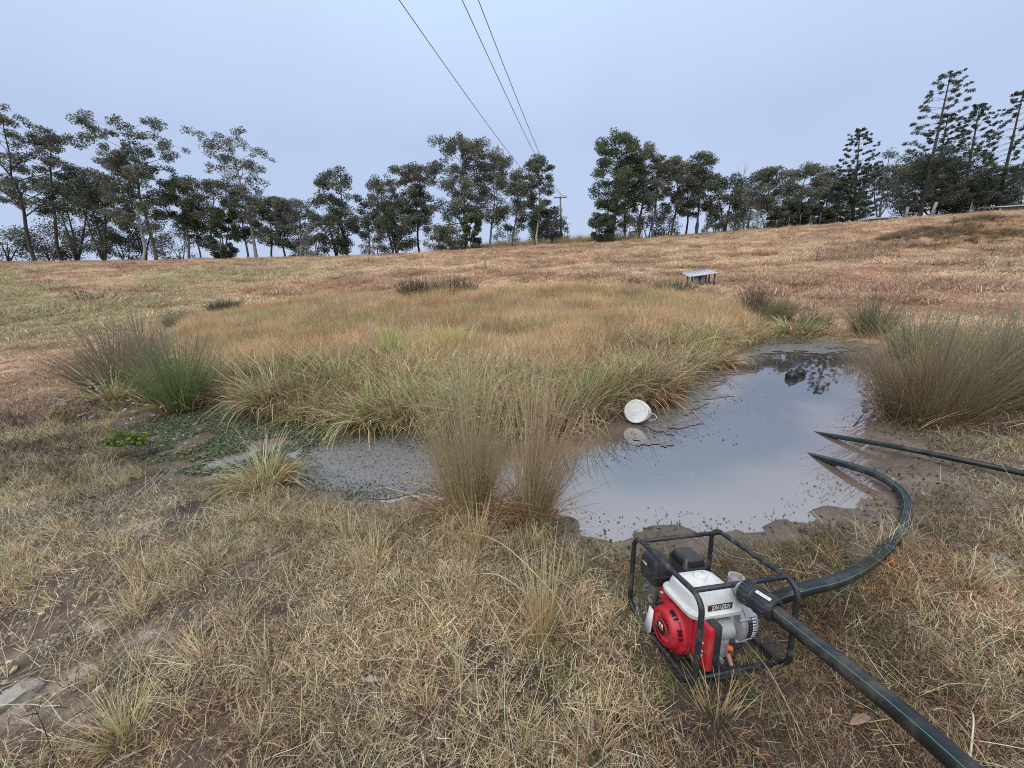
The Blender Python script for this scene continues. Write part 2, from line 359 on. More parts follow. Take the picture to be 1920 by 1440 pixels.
at_ = n.nodes.new('ShaderNodeAttribute'); at_.attribute_name = 'Col'; aw = n.nodes.new('ShaderNodeAttribute'); aw.attribute_name = 'wet'
co = n.nodes.new('ShaderNodeTexCoord')
t1 = n.nodes.new('ShaderNodeTexNoise'); t1.inputs['Scale'].default_value = 26; t1.inputs['Detail'].default_value = 8; t1.inputs['Roughness'].default_value = .72
t2 = n.nodes.new('ShaderNodeTexNoise'); t2.inputs['Scale'].default_value = 3.1; t2.inputs['Detail'].default_value = 6; t2.inputs['Roughness'].default_value = .7
for t in (t1, t2): n.links.new(co.outputs['Object'], t.inputs['Vector'])
ad = n.nodes.new('ShaderNodeMath'); ad.operation = 'ADD'; n.links.new(t1.outputs[0], ad.inputs[0]); n.links.new(t2.outputs[0], ad.inputs[1])
r1 = n.nodes.new('ShaderNodeMapRange'); r1.inputs[1].default_value = .7; r1.inputs[2].default_value = 1.3; r1.inputs[3].default_value = .45; r1.inputs[4].default_value = 1.5
n.links.new(ad.outputs[0], r1.inputs[0]); vm = n.nodes.new('ShaderNodeVectorMath'); vm.operation = 'SCALE'
n.links.new(at_.outputs['Color'], vm.inputs[0]); n.links.new(r1.outputs[0], vm.inputs['Scale']); n.links.new(vm.outputs[0], b.inputs['Base Color'])
rr = n.nodes.new('ShaderNodeMapRange'); rr.inputs[3].default_value = .9; rr.inputs[4].default_value = .38; n.links.new(aw.outputs['Fac'], rr.inputs[0]); n.links.new(rr.outputs[0], b.inputs['Roughness'])
bp = n.nodes.new('ShaderNodeBump'); bp.inputs['Strength'].default_value = .9; bp.inputs['Distance'].default_value = .02; n.links.new(ad.outputs[0], bp.inputs['Height']); n.links.new(bp.outputs[0], b.inputs['Normal'])
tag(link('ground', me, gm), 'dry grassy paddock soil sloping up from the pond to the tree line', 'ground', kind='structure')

# ------------------------------------------------------------------ pond water
def sheet(name, poly, z, m, grow=0.0):
    bm = bmesh.new(); vs_ = [bm.verts.new((x, y, z)) for x, y in poly]; f = bm.faces.new(vs_)
    if f.normal.z < 0: f.normal_flip()
    bmesh.ops.triangulate(bm, faces=[f]); me = bpy.data.meshes.new(name); bm.to_mesh(me); bm.free(); return link(name, me, m)
def grow_poly(poly, g):
    P = np.array(poly); Q = []
    for i in range(len(P)):
        a, b_, c_ = P[i - 1], P[i], P[(i + 1) % len(P)]; t = (c_ - a) / np.linalg.norm(c_ - a); nrm = np.array([t[1], -t[0]]); Q.append(b_ + nrm * g)
    Q = np.array(Q)
    return Q if abs(sdist(Q[:1, 0], Q[:1, 1], poly))[0] > 0 and sdist(Q[:, 0], Q[:, 1], poly).mean() > 0 else np.array(poly) * 2 - Q
wm = bpy.data.materials.new('pond_water'); wm.use_nodes = True; n = wm.node_tree; b = n.nodes['Principled BSDF']
b.inputs['Base Color'].default_value = (.085, .068, .055, 1); b.inputs['Roughness'].default_value = .012; b.inputs['IOR'].default_value = 3.9
co = n.nodes.new('ShaderNodeTexCoord'); t1 = n.nodes.new('ShaderNodeTexNoise'); t1.inputs['Scale'].default_value = 7; t1.inputs['Detail'].default_value = 2
n.links.new(co.outputs['Object'], t1.inputs['Vector']); bp = n.nodes.new('ShaderNodeBump'); bp.inputs['Strength'].default_value = .018; bp.inputs['Distance'].default_value = .02
n.links.new(t1.outputs[0], bp.inputs['Height']); n.links.new(bp.outputs[0], b.inputs['Normal'])
t2 = n.nodes.new('ShaderNodeTexNoise'); t2.inputs['Scale'].default_value = .9; t2.inputs['Detail'].default_value = 4; n.links.new(co.outputs['Object'], t2.inputs['Vector'])
rp = n.nodes.new('ShaderNodeValToRGB'); rp.color_ramp.elements[0].position = .35; rp.color_ramp.elements[0].color = (.050, .040, .034, 1); rp.color_ramp.elements[1].position = .7; rp.color_ramp.elements[1].color = (.095, .074, .060, 1)
wa = n.nodes.new('ShaderNodeAttribute'); wa.attribute_name = 'Col'; n.links.new(wa.outputs['Color'], b.inputs['Base Color'])
WG = grow_poly(POND, .45); wxs = np.arange(WG[:, 0].min(), WG[:, 0].max() + .1, .1); wys = np.arange(WG[:, 1].min(), WG[:, 1].max() + .1, .1); WX, WY = np.meshgrid(wxs, wys); win = sdist(WX, WY, WG) < 0
wj, wk = np.nonzero(win[:-1, :-1] & win[1:, :-1] & win[:-1, 1:] & win[1:, 1:]); nw = WX.shape[1]; Qw = np.stack([wj * nw + wk, wj * nw + wk + 1, (wj + 1) * nw + wk + 1, (wj + 1) * nw + wk], 1); us, inv = np.unique(Qw, return_inverse=True)
fx, fy = WX.ravel()[us], WY.ravel()[us]; dw = -pondd(fx, fy); silt = sstep(.9, .05, dw + .7 * (fbm(fx / .8, fy / .8, 320, 3) - .5))[:, None]
wc = np.array([.050, .042, .038]) * (1 - silt) + np.array([.21, .155, .125]) * silt
tag(link('pond_water', npmesh('pond_water', np.stack([fx, fy, np.full(len(fx), WL)], 1), [inv.reshape(-1, 4)], wc), wm), 'shallow murky pond reflecting the pale sky', 'water', kind='structure')
# scummy grey film over the left puddle
pm = bpy.data.materials.new('scum_film'); pm.use_nodes = True; n = pm.node_tree; b = n.nodes['Principled BSDF']
co = n.nodes.new('ShaderNodeTexCoord'); t1 = n.nodes.new('ShaderNodeTexNoise'); t1.inputs['Scale'].default_value = 45; t1.inputs['Detail'].default_value = 6; t1.inputs['Roughness'].default_value = .75
n.links.new(co.outputs['Object'], t1.inputs['Vector']); rp = n.nodes.new('ShaderNodeValToRGB')
rp.color_ramp.elements[0].position = .36; rp.color_ramp.elements[0].color = (.10, .095, .085, 1); rp.color_ramp.elements[1].position = .62; rp.color_ramp.elements[1].color = (.25, .24, .245, 1)
n.links.new(t1.outputs[0], rp.inputs[0]); n.links.new(rp.outputs[0], b.inputs['Base Color']); b.inputs['Roughness'].default_value = .32
bp = n.nodes.new('ShaderNodeBump'); bp.inputs['Strength'].default_value = .4; bp.inputs['Distance'].default_value = .006; n.links.new(t1.outputs[0], bp.inputs['Height']); n.links.new(bp.outputs[0], b.inputs['Normal'])
PF = smoothpath(np.array([(*p, 0) for p in PUDDLE + PUDDLE[:1]]), 90)[:-1, :2]
PF = PF + np.stack([fbm(PF[:, 0] * 4, PF[:, 1] * 4, 5, 3) - .5, fbm(PF[:, 0] * 4, PF[:, 1] * 4, 8, 3) - .5], 1) * .25
tag(sheet('puddle_scum', PF, WL + .006, pm), 'grey speckled scum film over the shallow left puddle', 'scum', kind='structure')

gxs = np.arange(.8, 9.2, .03); gys = np.arange(3.6, 11.2, .03); SX, SY = np.meshgrid(gxs, gys); sd_ = pondd(SX.ravel(), SY.ravel()).reshape(SX.shape)
shl = np.exp(-((SX - 2.3 - (SY - 5.0) * .72) / .5) ** 2) * sstep(3.3, 4.4, SY) + 1.1 * np.exp(-((SY - 8.55) / .75) ** 2) * sstep(2.9, 4.2, SX)
ok = (sd_ < .06) & (np.clip(shl, 0, 1.05) * .9 + 1.5 * (fbm(SX / .5, SY / .25, 310, 4) - .5) + .8 * (fbm(SX / .09, SY / .06, 312, 2) - .5) > .58)
okc = ok[:-1, :-1] & ok[1:, :-1] & ok[:-1, 1:] & ok[1:, 1:]; jj, kk_ = np.nonzero(okc); nw = SX.shape[1]; jx = SX + .02 * (fbm(SX * 9, SY * 9, 7, 2) - .5); jy = SY + .02 * (fbm(SX * 9, SY * 9, 9, 2) - .5)
Qs = np.stack([jj * nw + kk_, jj * nw + kk_ + 1, (jj + 1) * nw + kk_ + 1, (jj + 1) * nw + kk_], 1); us, inv = np.unique(Qs, return_inverse=True)
Vs = np.stack([jx.ravel(), jy.ravel(), np.full(jx.size, WL + .007)], 1)[us]
pm2 = pm.copy(); pm2.name = 'weedy_scum'; pb_ = pm2.node_tree.nodes['Principled BSDF']; pb_.inputs['Roughness'].default_value = .22; pb_.inputs['IOR'].default_value = 2.2
for nd in pm2.node_tree.nodes:
    if nd.type == 'VALTORGB': nd.color_ramp.elements[0].color = (.05, .045, .035, 1); nd.color_ramp.elements[1].color = (.21, .19, .17, 1)
    if nd.type == 'TEX_NOISE': nd.inputs['Scale'].default_value = 14
tag(link('pond_scum', npmesh('pond_scum', Vs, [inv.reshape(-1, 4)]), pm2), 'grey weedy scum along the marsh side of the pond', 'scum', kind='structure')
# ================================================================== grass fields (uncountable: stuff)
def variants(name, fn, n, m):
    coll = bpy.data.collections.new(name)
    for i in range(n):
        o = bpy.data.objects.new(name + '_source', fn(np.random.default_rng(100 + i), name)); o.data.materials.append(m); coll.objects.link(o)
    return coll
def scatter(name, label, cat, P, coll, nvar, scl, tint, rng, lean=0.12):
    me = bpy.data.meshes.new(name); n_ = len(P); me.vertices.add(n_); me.vertices.foreach_set('co', np.asarray(P, np.float32).ravel())
    rot = np.stack([rng.normal(0, lean, n_), rng.normal(0, lean, n_), rng.uniform(0, 2 * PI, n_)], 1)
    for nm, ty, key, val in (('rot', 'FLOAT_VECTOR', 'vector', rot), ('scl', 'FLOAT_VECTOR', 'vector', scl), ('tint', 'FLOAT_VECTOR', 'vector', tint)):
        a = me.attributes.new(nm, ty, 'POINT'); a.data.foreach_set(key, np.asarray(val, np.float32).ravel())
    a = me.attributes.new('idx', 'INT', 'POINT'); a.data.foreach_set('value', rng.integers(0, nvar, n_).astype(np.int32))
    o = link(name, me, None); tag(o, label, cat, kind='stuff')
    ng = bpy.data.node_groups.new(name + '_scatter', 'GeometryNodeTree')
    ng.interface.new_socket('Geometry', in_out='INPUT', socket_type='NodeSocketGeometry'); ng.interface.new_socket('Geometry', in_out='OUTPUT', socket_type='NodeSocketGeometry')
    N = ng.nodes; gi = N.new('NodeGroupInput'); go = N.new('NodeGroupOutput'); ip = N.new('GeometryNodeInstanceOnPoints')
    ci = N.new('GeometryNodeCollectionInfo'); ci.inputs['Collection'].default_value = coll; ci.inputs['Separate Children'].default_value = True; ci.inputs['Reset Children'].default_value = True
    def na(nm, ty):
        q = N.new('GeometryNodeInputNamedAttribute'); q.data_type = ty; q.inputs['Name'].default_value = nm; return q.outputs['Attribute']
    er = N.new('FunctionNodeEulerToRotation'); L = ng.links
    L.new(gi.outputs[0], ip.inputs['Points']); L.new(ci.outputs[0], ip.inputs['Instance']); ip.inputs['Pick Instance'].default_value = True
    L.new(na('idx', 'INT'), ip.inputs['Instance Index']); L.new(na('rot', 'FLOAT_VECTOR'), er.inputs[0]); L.new(er.outputs[0], ip.inputs['Rotation'])
    L.new(na('scl', 'FLOAT_VECTOR'), ip.inputs['Scale']); L.new(ip.outputs[0], go.inputs[0])
    md = o.modifiers.new('scatter', 'NODES'); md.node_group = ng; return o
DRY = [lin(210, 188, 150), lin(192, 168, 132), lin(172, 150, 114), lin(138, 116, 90), lin(204, 186, 146), lin(104, 86, 70), lin(180, 154, 114)]
GRN = [lin(104, 118, 62), lin(126, 136, 74), lin(84, 100, 54)]
def f_thatch(r, nm):
    n = 80; p = disc(r, n, .10); root = np.stack([p[:, 0], p[:, 1], r.uniform(-.012, .012, n)], 1); c1 = pick(r, DRY, n, .2) * np.where(r.random((n, 1)) < .25, .42, 1.2); c1 = np.where(r.random((n, 1)) < .05, pick(r, GRN, n), c1)
    return blade_mesh(nm, [blades(root, r.uniform(0, 6.28, n), r.uniform(.03, .10, n), r.uniform(.0018, .0040, n), r.uniform(.5, 1.35, n), r.uniform(-.6, .9, n), 3, c1, c1, r, 1.2, .35)])
def f_tuft(r, nm):
    n = 60; p = disc(r, n, .05); root = np.stack([p[:, 0], p[:, 1], np.zeros(n)], 1); c1 = pick(r, DRY[:3] + [lin(160, 130, 88)], n, .18); c1 = np.where(r.random((n, 1)) < .16, pick(r, GRN, n), c1)
    return blade_mesh(nm, [blades(root, r.uniform(0, 6.28, n), r.uniform(.08, .27, n), r.uniform(.002, .004, n), r.uniform(.05, .8, n), r.uniform(.1, 1.3, n), 4, c1, c1, r, .8, .1)])
def f_field(r, nm):
    n = 110; p = disc(r, n, .34); root = np.stack([p[:, 0], p[:, 1], r.uniform(-.03, .0, n)], 1); c1 = pick(r, [lin(206, 176, 143), lin(186, 153, 122), lin(162, 130, 104), lin(140, 113, 95)], n, .15)
    return blade_mesh(nm, [blades(root, r.uniform(0, 6.28, n), r.uniform(.07, .24, n), r.uniform(.010, .02, n), r.uniform(.3, 1.2, n), r.uniform(0, .8, n), 3, c1, c1, r, .8, .1)])
ORG = [lin(204, 170, 122), lin(188, 150, 104), lin(166, 128, 90), lin(212, 188, 148), lin(150, 118, 88), lin(196, 156, 106)]
def f_marsh(r, nm):
    n = 90; p = disc(r, n, .2); root = np.stack([p[:, 0], p[:, 1], np.zeros(n)], 1); c1 = pick(r, ORG, n, .15)
    return blade_mesh(nm, [blades(root, r.uniform(0, 6.28, n), r.uniform(.3, .68, n), r.uniform(.005, .009, n), r.uniform(.02, .45, n), r.uniform(.1, 1.1, n), 4, c1, c1, r, .8, .08)])
BRN = [lin(188, 164, 124), lin(160, 128, 92), lin(138, 104, 76), lin(116, 86, 64), lin(200, 182, 146)]
def f_edge(r, nm):
    n = 110; p = disc(r, n, .16); root = np.stack([p[:, 0], p[:, 1], np.zeros(n)], 1); c1 = pick(r, BRN, n, .18); g = r.random((n, 1)) < .18; c1 = np.where(g, pick(r, [lin(120, 134, 70), lin(150, 156, 92), lin(96, 112, 60)], n), c1)
    return blade_mesh(nm, [blades(root, r.uniform(0, 6.28, n), r.uniform(.35, .85, n), r.uniform(.005, .012, n), r.uniform(.05, .5, n), r.uniform(.8, 2.3, n), 5, c1, c1, r, .8, .1)])
def f_green(r, nm):
    n = 60; p = disc(r, n, .08); root = np.stack([p[:, 0], p[:, 1], np.zeros(n)], 1); c1 = pick(r, GRN + [lin(140, 132, 84), lin(150, 128, 90)], n, .2)
    return blade_mesh(nm, [blades(root, r.uniform(0, 6.28, n), r.uniform(.03, .10, n), r.uniform(.002, .004, n), r.uniform(.2, 1.1, n), r.uniform(0, .9, n), 3, c1, c1, r, 1, .2)])
rng = np.random.default_rng(5)
def cand(n, x0, x1, y0, y1):
    x = rng.uniform(x0, x1, n); y = rng.uniform(y0, y1, n); k = (np.abs(x - .05 * y) < 1.42 * y + .9) & (y > .35); return x[k], y[k]
def fin(x, y, sink=.0): z, d = Hfull(x, y); return np.stack([x, y, z - sink], 1)
def scl3(s, zr=None): return np.stack([s, s, s if zr is None else s * zr], 1)
def gtint(x, y, a=.3, seed=70):
    v = 1 + a * 3.2 * (fbm(x / .8, y / .8, seed, 3) - .5); w_ = fbm(x / 1.6, y / 1.6, seed + 3, 3) - .5
    return np.stack([v * (1 + .1 * w_), v, v * (1 - .25 * w_)], 1)
MUDDY = lambda x, y: sstep(.3, -.15, sdist(x, y, MUDR))
# near matted thatch
c_th = variants('thatch_patch', f_thatch, 8, M_BLADE_I)
x, y = cand(27000, -7, 7.5, .35, 5.2); d = pondd(x, y); den = fbm(x / .45, y / .45, 80, 3)
k = (d > .12 + .35 * den) & (rng.random(len(x)) > .6 * PALE(x, y)) & (rng.random(len(x)) > .72 * MUDDY(x, y)) & (den + rng.uniform(-.2, .2, len(x)) > .44 - .10 * sstep(-1.5, .5, x))
HL = np.array([onz(*q, 0)[:2] for q in ((1540, 1095), (1605, 1072), (1645, 1045), (1672, 1018), (1690, 992), (1700, 962), (1696, 932), (1672, 907))]); k &= np.min(np.hypot(x[:, None] - np.interp(np.linspace(0, 7, 40), range(8), HL[:, 0])[None], y[:, None] - np.interp(np.linspace(0, 7, 40), range(8), HL[:, 1])[None]), 1) > .07; k &= rng.random(len(x)) > .45 * sstep(.2, -.1, sdist(x, y, EARTH)); k &= ~((x > .62) & (x < 1.3) & (y > 1.25) & (y < 2.0) & (rng.random(len(x)) < .45)); x, y = x[k], y[k]; sc_ = rng.uniform(.7, 1.25, len(x)); sc_ = np.where((x > .55) & (x < 1.35) & (y > 1.15) & (y < 2.05), sc_ * .6, sc_); tn = gtint(x, y, .32); wetg = sstep(.9, .25, pondd(x, y))[:, None]; tn = tn * (1 - wetg * np.array([.42, .40, .42]))
tn = tn * np.array([.98, .985, 1.06]); bpch = sstep(.5, .66, fbm(x / 1.1, y / 1.1, 340, 3))[:, None]; tn = tn * (1 - bpch * np.array([.26, .33, .37])); rightdark = (sstep(.6, 1.6, x) * sstep(3.2, 1.2, y))[:, None]; tn = tn * (1 - rightdark * np.array([.12, .17, .2]))
scatter('matted_dry_grass', 'matted short straw coloured grass covering the foreground', 'grass', fin(x, y, .0), c_th, 8, scl3(sc_, rng.uniform(.6, 1.2, len(x))), tn, rng, .25)
# foreground standing tufts
c_tu = variants('dry_tuft', f_tuft, 8, M_BLADE_I)
x, y = cand(3600, -8, 8, .4, 6); d = pondd(x, y); den = fbm(x / .7, y / .7, 85, 3)
k = (d > .3) & (den > .47) & (rng.random(len(x)) > MUDDY(x, y)) & (rng.random(len(x)) > PALE(x, y)) & (rng.random(len(x)) < .25 + .75 * sstep(1.6, 3.2, y + .3 * np.abs(x)))
k &= ~((x > .55) & (x < 1.5) & (y > 1.1) & (y < 2.3)); k &= ~((x > 1.0) & (rng.random(len(x)) < .6)); x, y = x[k], y[k]
scatter('standing_dry_grass', 'loose upright dry grass tufts between foreground and puddle', 'grass', fin(x, y), c_tu, 8, scl3(rng.uniform(.5, 1.15, len(x))), gtint(x, y, .25, 90), rng, .15)
def f_straw(r, nm):
    n = 5; p = disc(r, n, .12); root = np.stack([p[:, 0], p[:, 1], r.uniform(.0, .02, n)], 1); c1 = pick(r, [lin(214, 196, 152), lin(196, 170, 126), lin(222, 206, 168)], n, .1)
    return blade_mesh(nm, [blades(root, r.uniform(0, 6.28, n), r.uniform(.12, .34, n), r.uniform(.0022, .004, n), r.uniform(.9, 1.4, n), r.uniform(-.3, .5, n), 5, c1, c1, r, 1.2, .12)])
x, y = cand(2600, -6, 6.5, .4, 4.6); d = pondd(x, y); k = (d > .35) & (rng.random(len(x)) > .8 * MUDDY(x, y)) & (fbm(x / .6, y / .6, 88, 3) > .42); k &= ~((x > .5) & (x < 1.4) & (y > 1.0) & (y < 2.1)); x, y = x[k], y[k]
scatter('loose_bleached_straw', 'long bleached straws strewn over the foreground grass', 'grass', fin(x, y), variants('loose_straw', f_straw, 8, M_BLADE_I), 8, scl3(rng.uniform(.6, 1.1, len(x))), np.ones((len(x), 3)), rng, .1)
# green-brown regrowth near the shore and on the right
c_gr = variants('short_green_grass', f_green, 6, M_BLADE_I)
x, y = cand(16000, -7, 9, .8, 12); d = pondd(x, y); den = fbm(x / .6, y / .6, 95, 3)
k = (d > .05 + .25 * den) & (d < 1.3) & (den > .36) & (rng.random(len(x)) > .6 * MUDDY(x, y)) & (rng.random(len(x)) < np.where(y < 3.2, .5, .85)); x, y = x[k], y[k]
scatter('shore_regrowth_grass', 'short green regrowth on the damp pond shore', 'grass', fin(x, y), c_gr, 6, scl3(rng.uniform(.5, 1.1, len(x))), gtint(x, y, .3, 96) * np.array([.85, .9, .85]), rng, .2)
# hillside field
c_fi = variants('field_patch', f_field, 8, M_BLADE_I)
xs, ys = [], []
for n_, y0, y1, in ((26000, 3.6, 14), (24000, 12, 30), (26000, 28, 62)):
    a_, b_ = cand(int(n_ * 1.4), -1.45 * y1 - 2, 1.5 * y1 + 2, y0, y1); xs.append(a_); ys.append(b_)
x = np.concatenate(xs); y = np.concatenate(ys); d = pondd(x, y); sm = sdist(x, y, MARSH)
k = (d > .7) & (sm > .1) & (y + .35 * np.abs(x) > 5.0) & ((fbm(x / 1.1, y / 1.1, 99, 3) > np.where(y > 11, .22, .36))) & (rng.random(len(x)) > .9 * MUDDY(x, y)); x, y = x[k], y[k]
cz = zone_color(x, y, 0 * x); tn = cz / lin(168, 140, 112)[None]; tn = tn * (1 + rng.normal(0, .12, (len(x), 1)))
ss = np.where(y < 13, rng.uniform(.35, .75, len(x)), rng.uniform(.35, 1.0, len(x)) + 1.0 * sstep(.5, .72, fbm(x / 1.5, y / 1.5, 301, 3)))
scatter('hillside_grass', 'tussocky brown and straw grass over the whole hillside', 'grass', fin(x, y), c_fi, 8, scl3(ss, np.where(y > 30, .9, .8)), tn, rng, .15)
# marsh interior and edge
c_ma = variants('marsh_clump', f_marsh, 8, M_BLADE_I); c_ed = variants('marsh_edge_clump', f_edge, 8, M_BLADE_I)
mx0, mx1 = min(p[0] for p in MARSH), max(p[0] for p in MARSH); my0, my1 = min(p[1] for p in MARSH), max(p[1] for p in MARSH)
x = rng.uniform(mx0, mx1, 16000); y = rng.uniform(my0, my1, 16000); sm = sdist(x, y, MARSH); n3 = fbm(x / 2.5, y / 2.5, 110, 3)
front = sstep(9.0, 5.6, y - .25 * np.maximum(x, 0) + 6 * (n3 - .5))
ki = (sm < -.1) & (rng.random(len(x)) > front) & (rng.random(len(x)) < .8); xi, yi = x[ki], y[ki]
tn = gtint(xi, yi, .22, 111); gg = sstep(.52, .68, fbm(xi / 1.8, yi / 1.8, 113, 3))[:, None]; tn = tn * (1 + .6 * gg * (np.array([.80, 1.0, .85]) - 1))
sp = np.where(rng.random((len(xi), 1)) < .2, 1.0, 0) ; tn = tn * (1 + sp * (np.array([1.05, 1.12, 1.25]) - 1))
scatter('marsh_orange_grass', 'waist high orange brown grass filling the marsh behind the puddle', 'grass', fin(xi, yi, .02), c_ma, 8, scl3(rng.uniform(.75, 1.15, len(xi)) * (.65 + .75 * fbm(xi / 1.4, yi / 1.4, 119, 3))), tn, rng, .16)
ke = (sm < -.02) & (sm > -3.2) & (rng.random(len(x)) < front * .7); xe, ye = x[ke], y[ke]
tn = gtint(xe, ye, .28, 115); gg = sstep(.45, .62, fbm(xe / .9, ye / .9, 118, 3))[:, None]; tn = tn * (1 + gg * (np.array([.88, .98, .78]) - 1))
scatter('marsh_edge_grass', 'drooping brown and green grass hanging over the marsh front edge', 'grass', fin(xe, ye, .02), c_ed, 8, scl3(rng.uniform(.7, 1.15, len(xe)) * (.6 + .8 * fbm(xe / .9, ye / .9, 121, 3))), tn, rng, .16)
# litter and clods on the mud
x, y = cand(60000, -6, 9, 1.2, 12); d = pondd(x, y); mr_ = MUDDY(x, y); k = (((d > -.02) & (d < .55) & (rng.random(len(x)) < .55)) | (rng.random(len(x)) < .8 * mr_)) & (fbm(x / .3, y / .3, 215, 3) > .40); x, y = x[k], y[k]
MUDLIT = (x, y)
# gravel on the worn earth
x, y = cand(14000, -5, 1.2, .5, 4.0); k = rng.random(len(x)) < (.35 * sstep(-.6, -1.5, x) * sstep(.42, .6, fbm(x / .5, y / .5, 230, 3)) + .8 * PALE(x, y) + .6 * sstep(.1, -.2, sdist(x, y, EARTH))); x, y = x[k], y[k]
def f_peb(r, nm):
    V = np.array([[1, 0, 0], [-1, 0, 0], [0, 1, 0], [0, -1, 0], [0, 0, 1], [.6, .6, .4], [-.6, .6, .35], [-.6, -.6, .4], [.6, -.6, .3]]) * r.uniform(.7, 1.2, (9, 3)) * np.array([1, .75, .6]) * .012
    T = np.array([[4, 5, 6], [4, 6, 7], [4, 7, 8], [4, 8, 5], [0, 2, 5], [2, 6, 5], [2, 1, 6], [1, 7, 6], [1, 3, 7], [3, 8, 7], [3, 0, 8], [0, 5, 8]]); return npmesh(nm, V, [T], np.tile(lin(186, 172, 158), (9, 1)))
scatter('loose_gravel', 'small pale gravel strewn over the worn earth at left', 'gravel', fin(x, y), variants('pebble', f_peb, 5, M_BLADE_I), 5, scl3(rng.uniform(.3, 1.5, len(x)) ** 1.3), rng.uniform(.5, 1.5, (len(x), 1)) * np.array([1, .97, .93]), rng, .4)
# taller weeds on the crest beside the power pole
x = rng.uniform(-14, 22, 900); y = rng.uniform(57, 64, 900); k = rng.random(900) < sstep(-14, -2, x) * sstep(22, 12, x); x, y = x[k], y[k]
scatter('crest_weeds', 'tall dry weeds along the crest below the power pole', 'grass', fin(x, y), c_ma, 8, scl3(rng.uniform(1.5, 2.6, len(x))), gtint(x, y, .3) * np.array([.8, .95, .9]), rng, .1)
x = rng.uniform(-75, 30, 2000); y = rng.uniform(57, 61, 2000)
scatter('crest_grass', 'dry grass fringe along the crest under the trees', 'grass', fin(x, y), c_ma, 8, scl3(rng.uniform(.35, .75, len(x))), gtint(x, y, .3) * np.array([.95, .95, 1.0]), rng, .1)
# darker scruffy band on the earth bank
x = rng.normal(34, 5, 1500); y = 28.6 + .15 * (x - 33) + rng.normal(0, 1.2, 1500); k = (fbm(x / 2, y / 1.0, 120, 3) > .44) & (x > 25); x, y = x[k], y[k]
scatter('bank_tussock_grass', 'dark scruffy tussock grass on the low earth bank at right', 'grass', fin(x, y), c_ed, 8, scl3(rng.uniform(.45, 1.05, len(x))), np.tile([.62, .58, .62], (len(x), 1)) * gtint(x, y, .35), rng, .15)
# floating weed and specks
def flakes(name, label, x, y, z, size, cols, rng, tilt=.25):
    n_ = len(x); a = rng.uniform(0, 6.28, n_); s = size * rng.uniform(.5, 1.3, n_); e = rng.uniform(.35, .8, n_)
    u = np.stack([np.cos(a) * s, np.sin(a) * s, rng.normal(0, tilt, n_) * s], 1); v_ = np.stack([-np.sin(a) * s * e, np.cos(a) * s * e, rng.normal(0, tilt, n_) * s], 1)
    c_ = np.stack([x, y, z + np.zeros(n_)], 1); V = np.stack([c_ - u, c_ - v_ * .9, c_ + u, c_ + v_], 1).reshape(-1, 3)
    me = npmesh(name, V, [np.arange(n_ * 4).reshape(n_, 4)], np.repeat(cols, 4, 0)); return tag(link(name, me, M_BLADE), label, 'weed', kind='stuff')
def inpoly(poly, n_, mg=0.0):
    P = np.array(poly); x = rng.uniform(P[:, 0].min(), P[:, 0].max(), n_); y = rng.uniform(P[:, 1].min(), P[:, 1].max(), n_); k = sdist(x, y, poly) < mg; return x[k], y[k]
x, y = MUDLIT; z = H(x, y)
flakes('mud_litter', 'trampled leaf litter and plant bits on the muddy pond shore', x, y, z + rng.uniform(.002, .016, len(x)), .014, pick(rng, [lin(74, 62, 52), lin(98, 84, 68), lin(60, 52, 46), lin(124, 108, 88), lin(88, 88, 62), lin(150, 128, 104)], len(x), .25) / 1.35, rng, .6)
x, y = inpoly(WEEDARM, 44000, .32); k = fbm(x / .35, y / .35, 130, 3) > .33; x, y = x[k], y[k]
flakes('floating_water_weed', 'mat of small green water weed covering the left arm of the pond', x, y, WL + rng.uniform(.004, .03, len(x)), .015, pick(rng, [lin(96, 110, 76), lin(118, 130, 94), lin(78, 90, 62), lin(66, 66, 50)], len(x), .2), rng)
x, y = inpoly(POND, 110000, .05); dd = -pondd(x, y); shal = np.exp(-((x - 2.3 - (y - 5.0) * .72) / .55) ** 2) * sstep(3.2, 4.4, y) + np.exp(-((y - 8.6) / 1.0) ** 2) * sstep(2.7, 4.6, x)
k = (rng.random(len(x)) < np.clip(shal, 0, 1) * .7 * sstep(.35, .6, fbm(x / .4, y / .4, 133, 3))) | ((dd < .22) & (rng.random(len(x)) < .35)); x, y, = x[k], y[k]
flakes('pond_debris', 'flecks of dead plant matter and weed floating along the pond edges', x, y, WL + .005, .010, pick(rng, [lin(92, 84, 70), lin(120, 116, 100), lin(84, 78, 62), lin(110, 112, 86), lin(140, 134, 124)], len(x), .25), rng, .35)
x, y = inpoly(POND, 5000, -.15); k = (rng.random(len(x)) < .9 * sstep(.52, .72, fbm(x / .7, y / .35, 140, 3))) & (x > .3) & (y < 6.5); x, y = x[k], y[k]
flakes('foam_flecks', 'small white foam flecks scattered on the open pond water', x, y, WL + .004, .009, pick(rng, [lin(225, 225, 230), lin(200, 202, 212)], len(x), .05), rng, .02)
x, y = inpoly(PUDDLE, 12000, .12); k = rng.random(len(x)) < .12 + .8 * sstep(-.35, .0, sdist(x, y, PUDDLE)); x, y = x[k], y[k]
flakes('puddle_leaf_bits', 'dark leaf bits around and on the grey puddle', x, y, WL + rng.uniform(.008, .02, len(x)), .010, pick(rng, [lin(76, 78, 58), lin(60, 58, 48), lin(104, 116, 76)], len(x), .2), rng, .3)
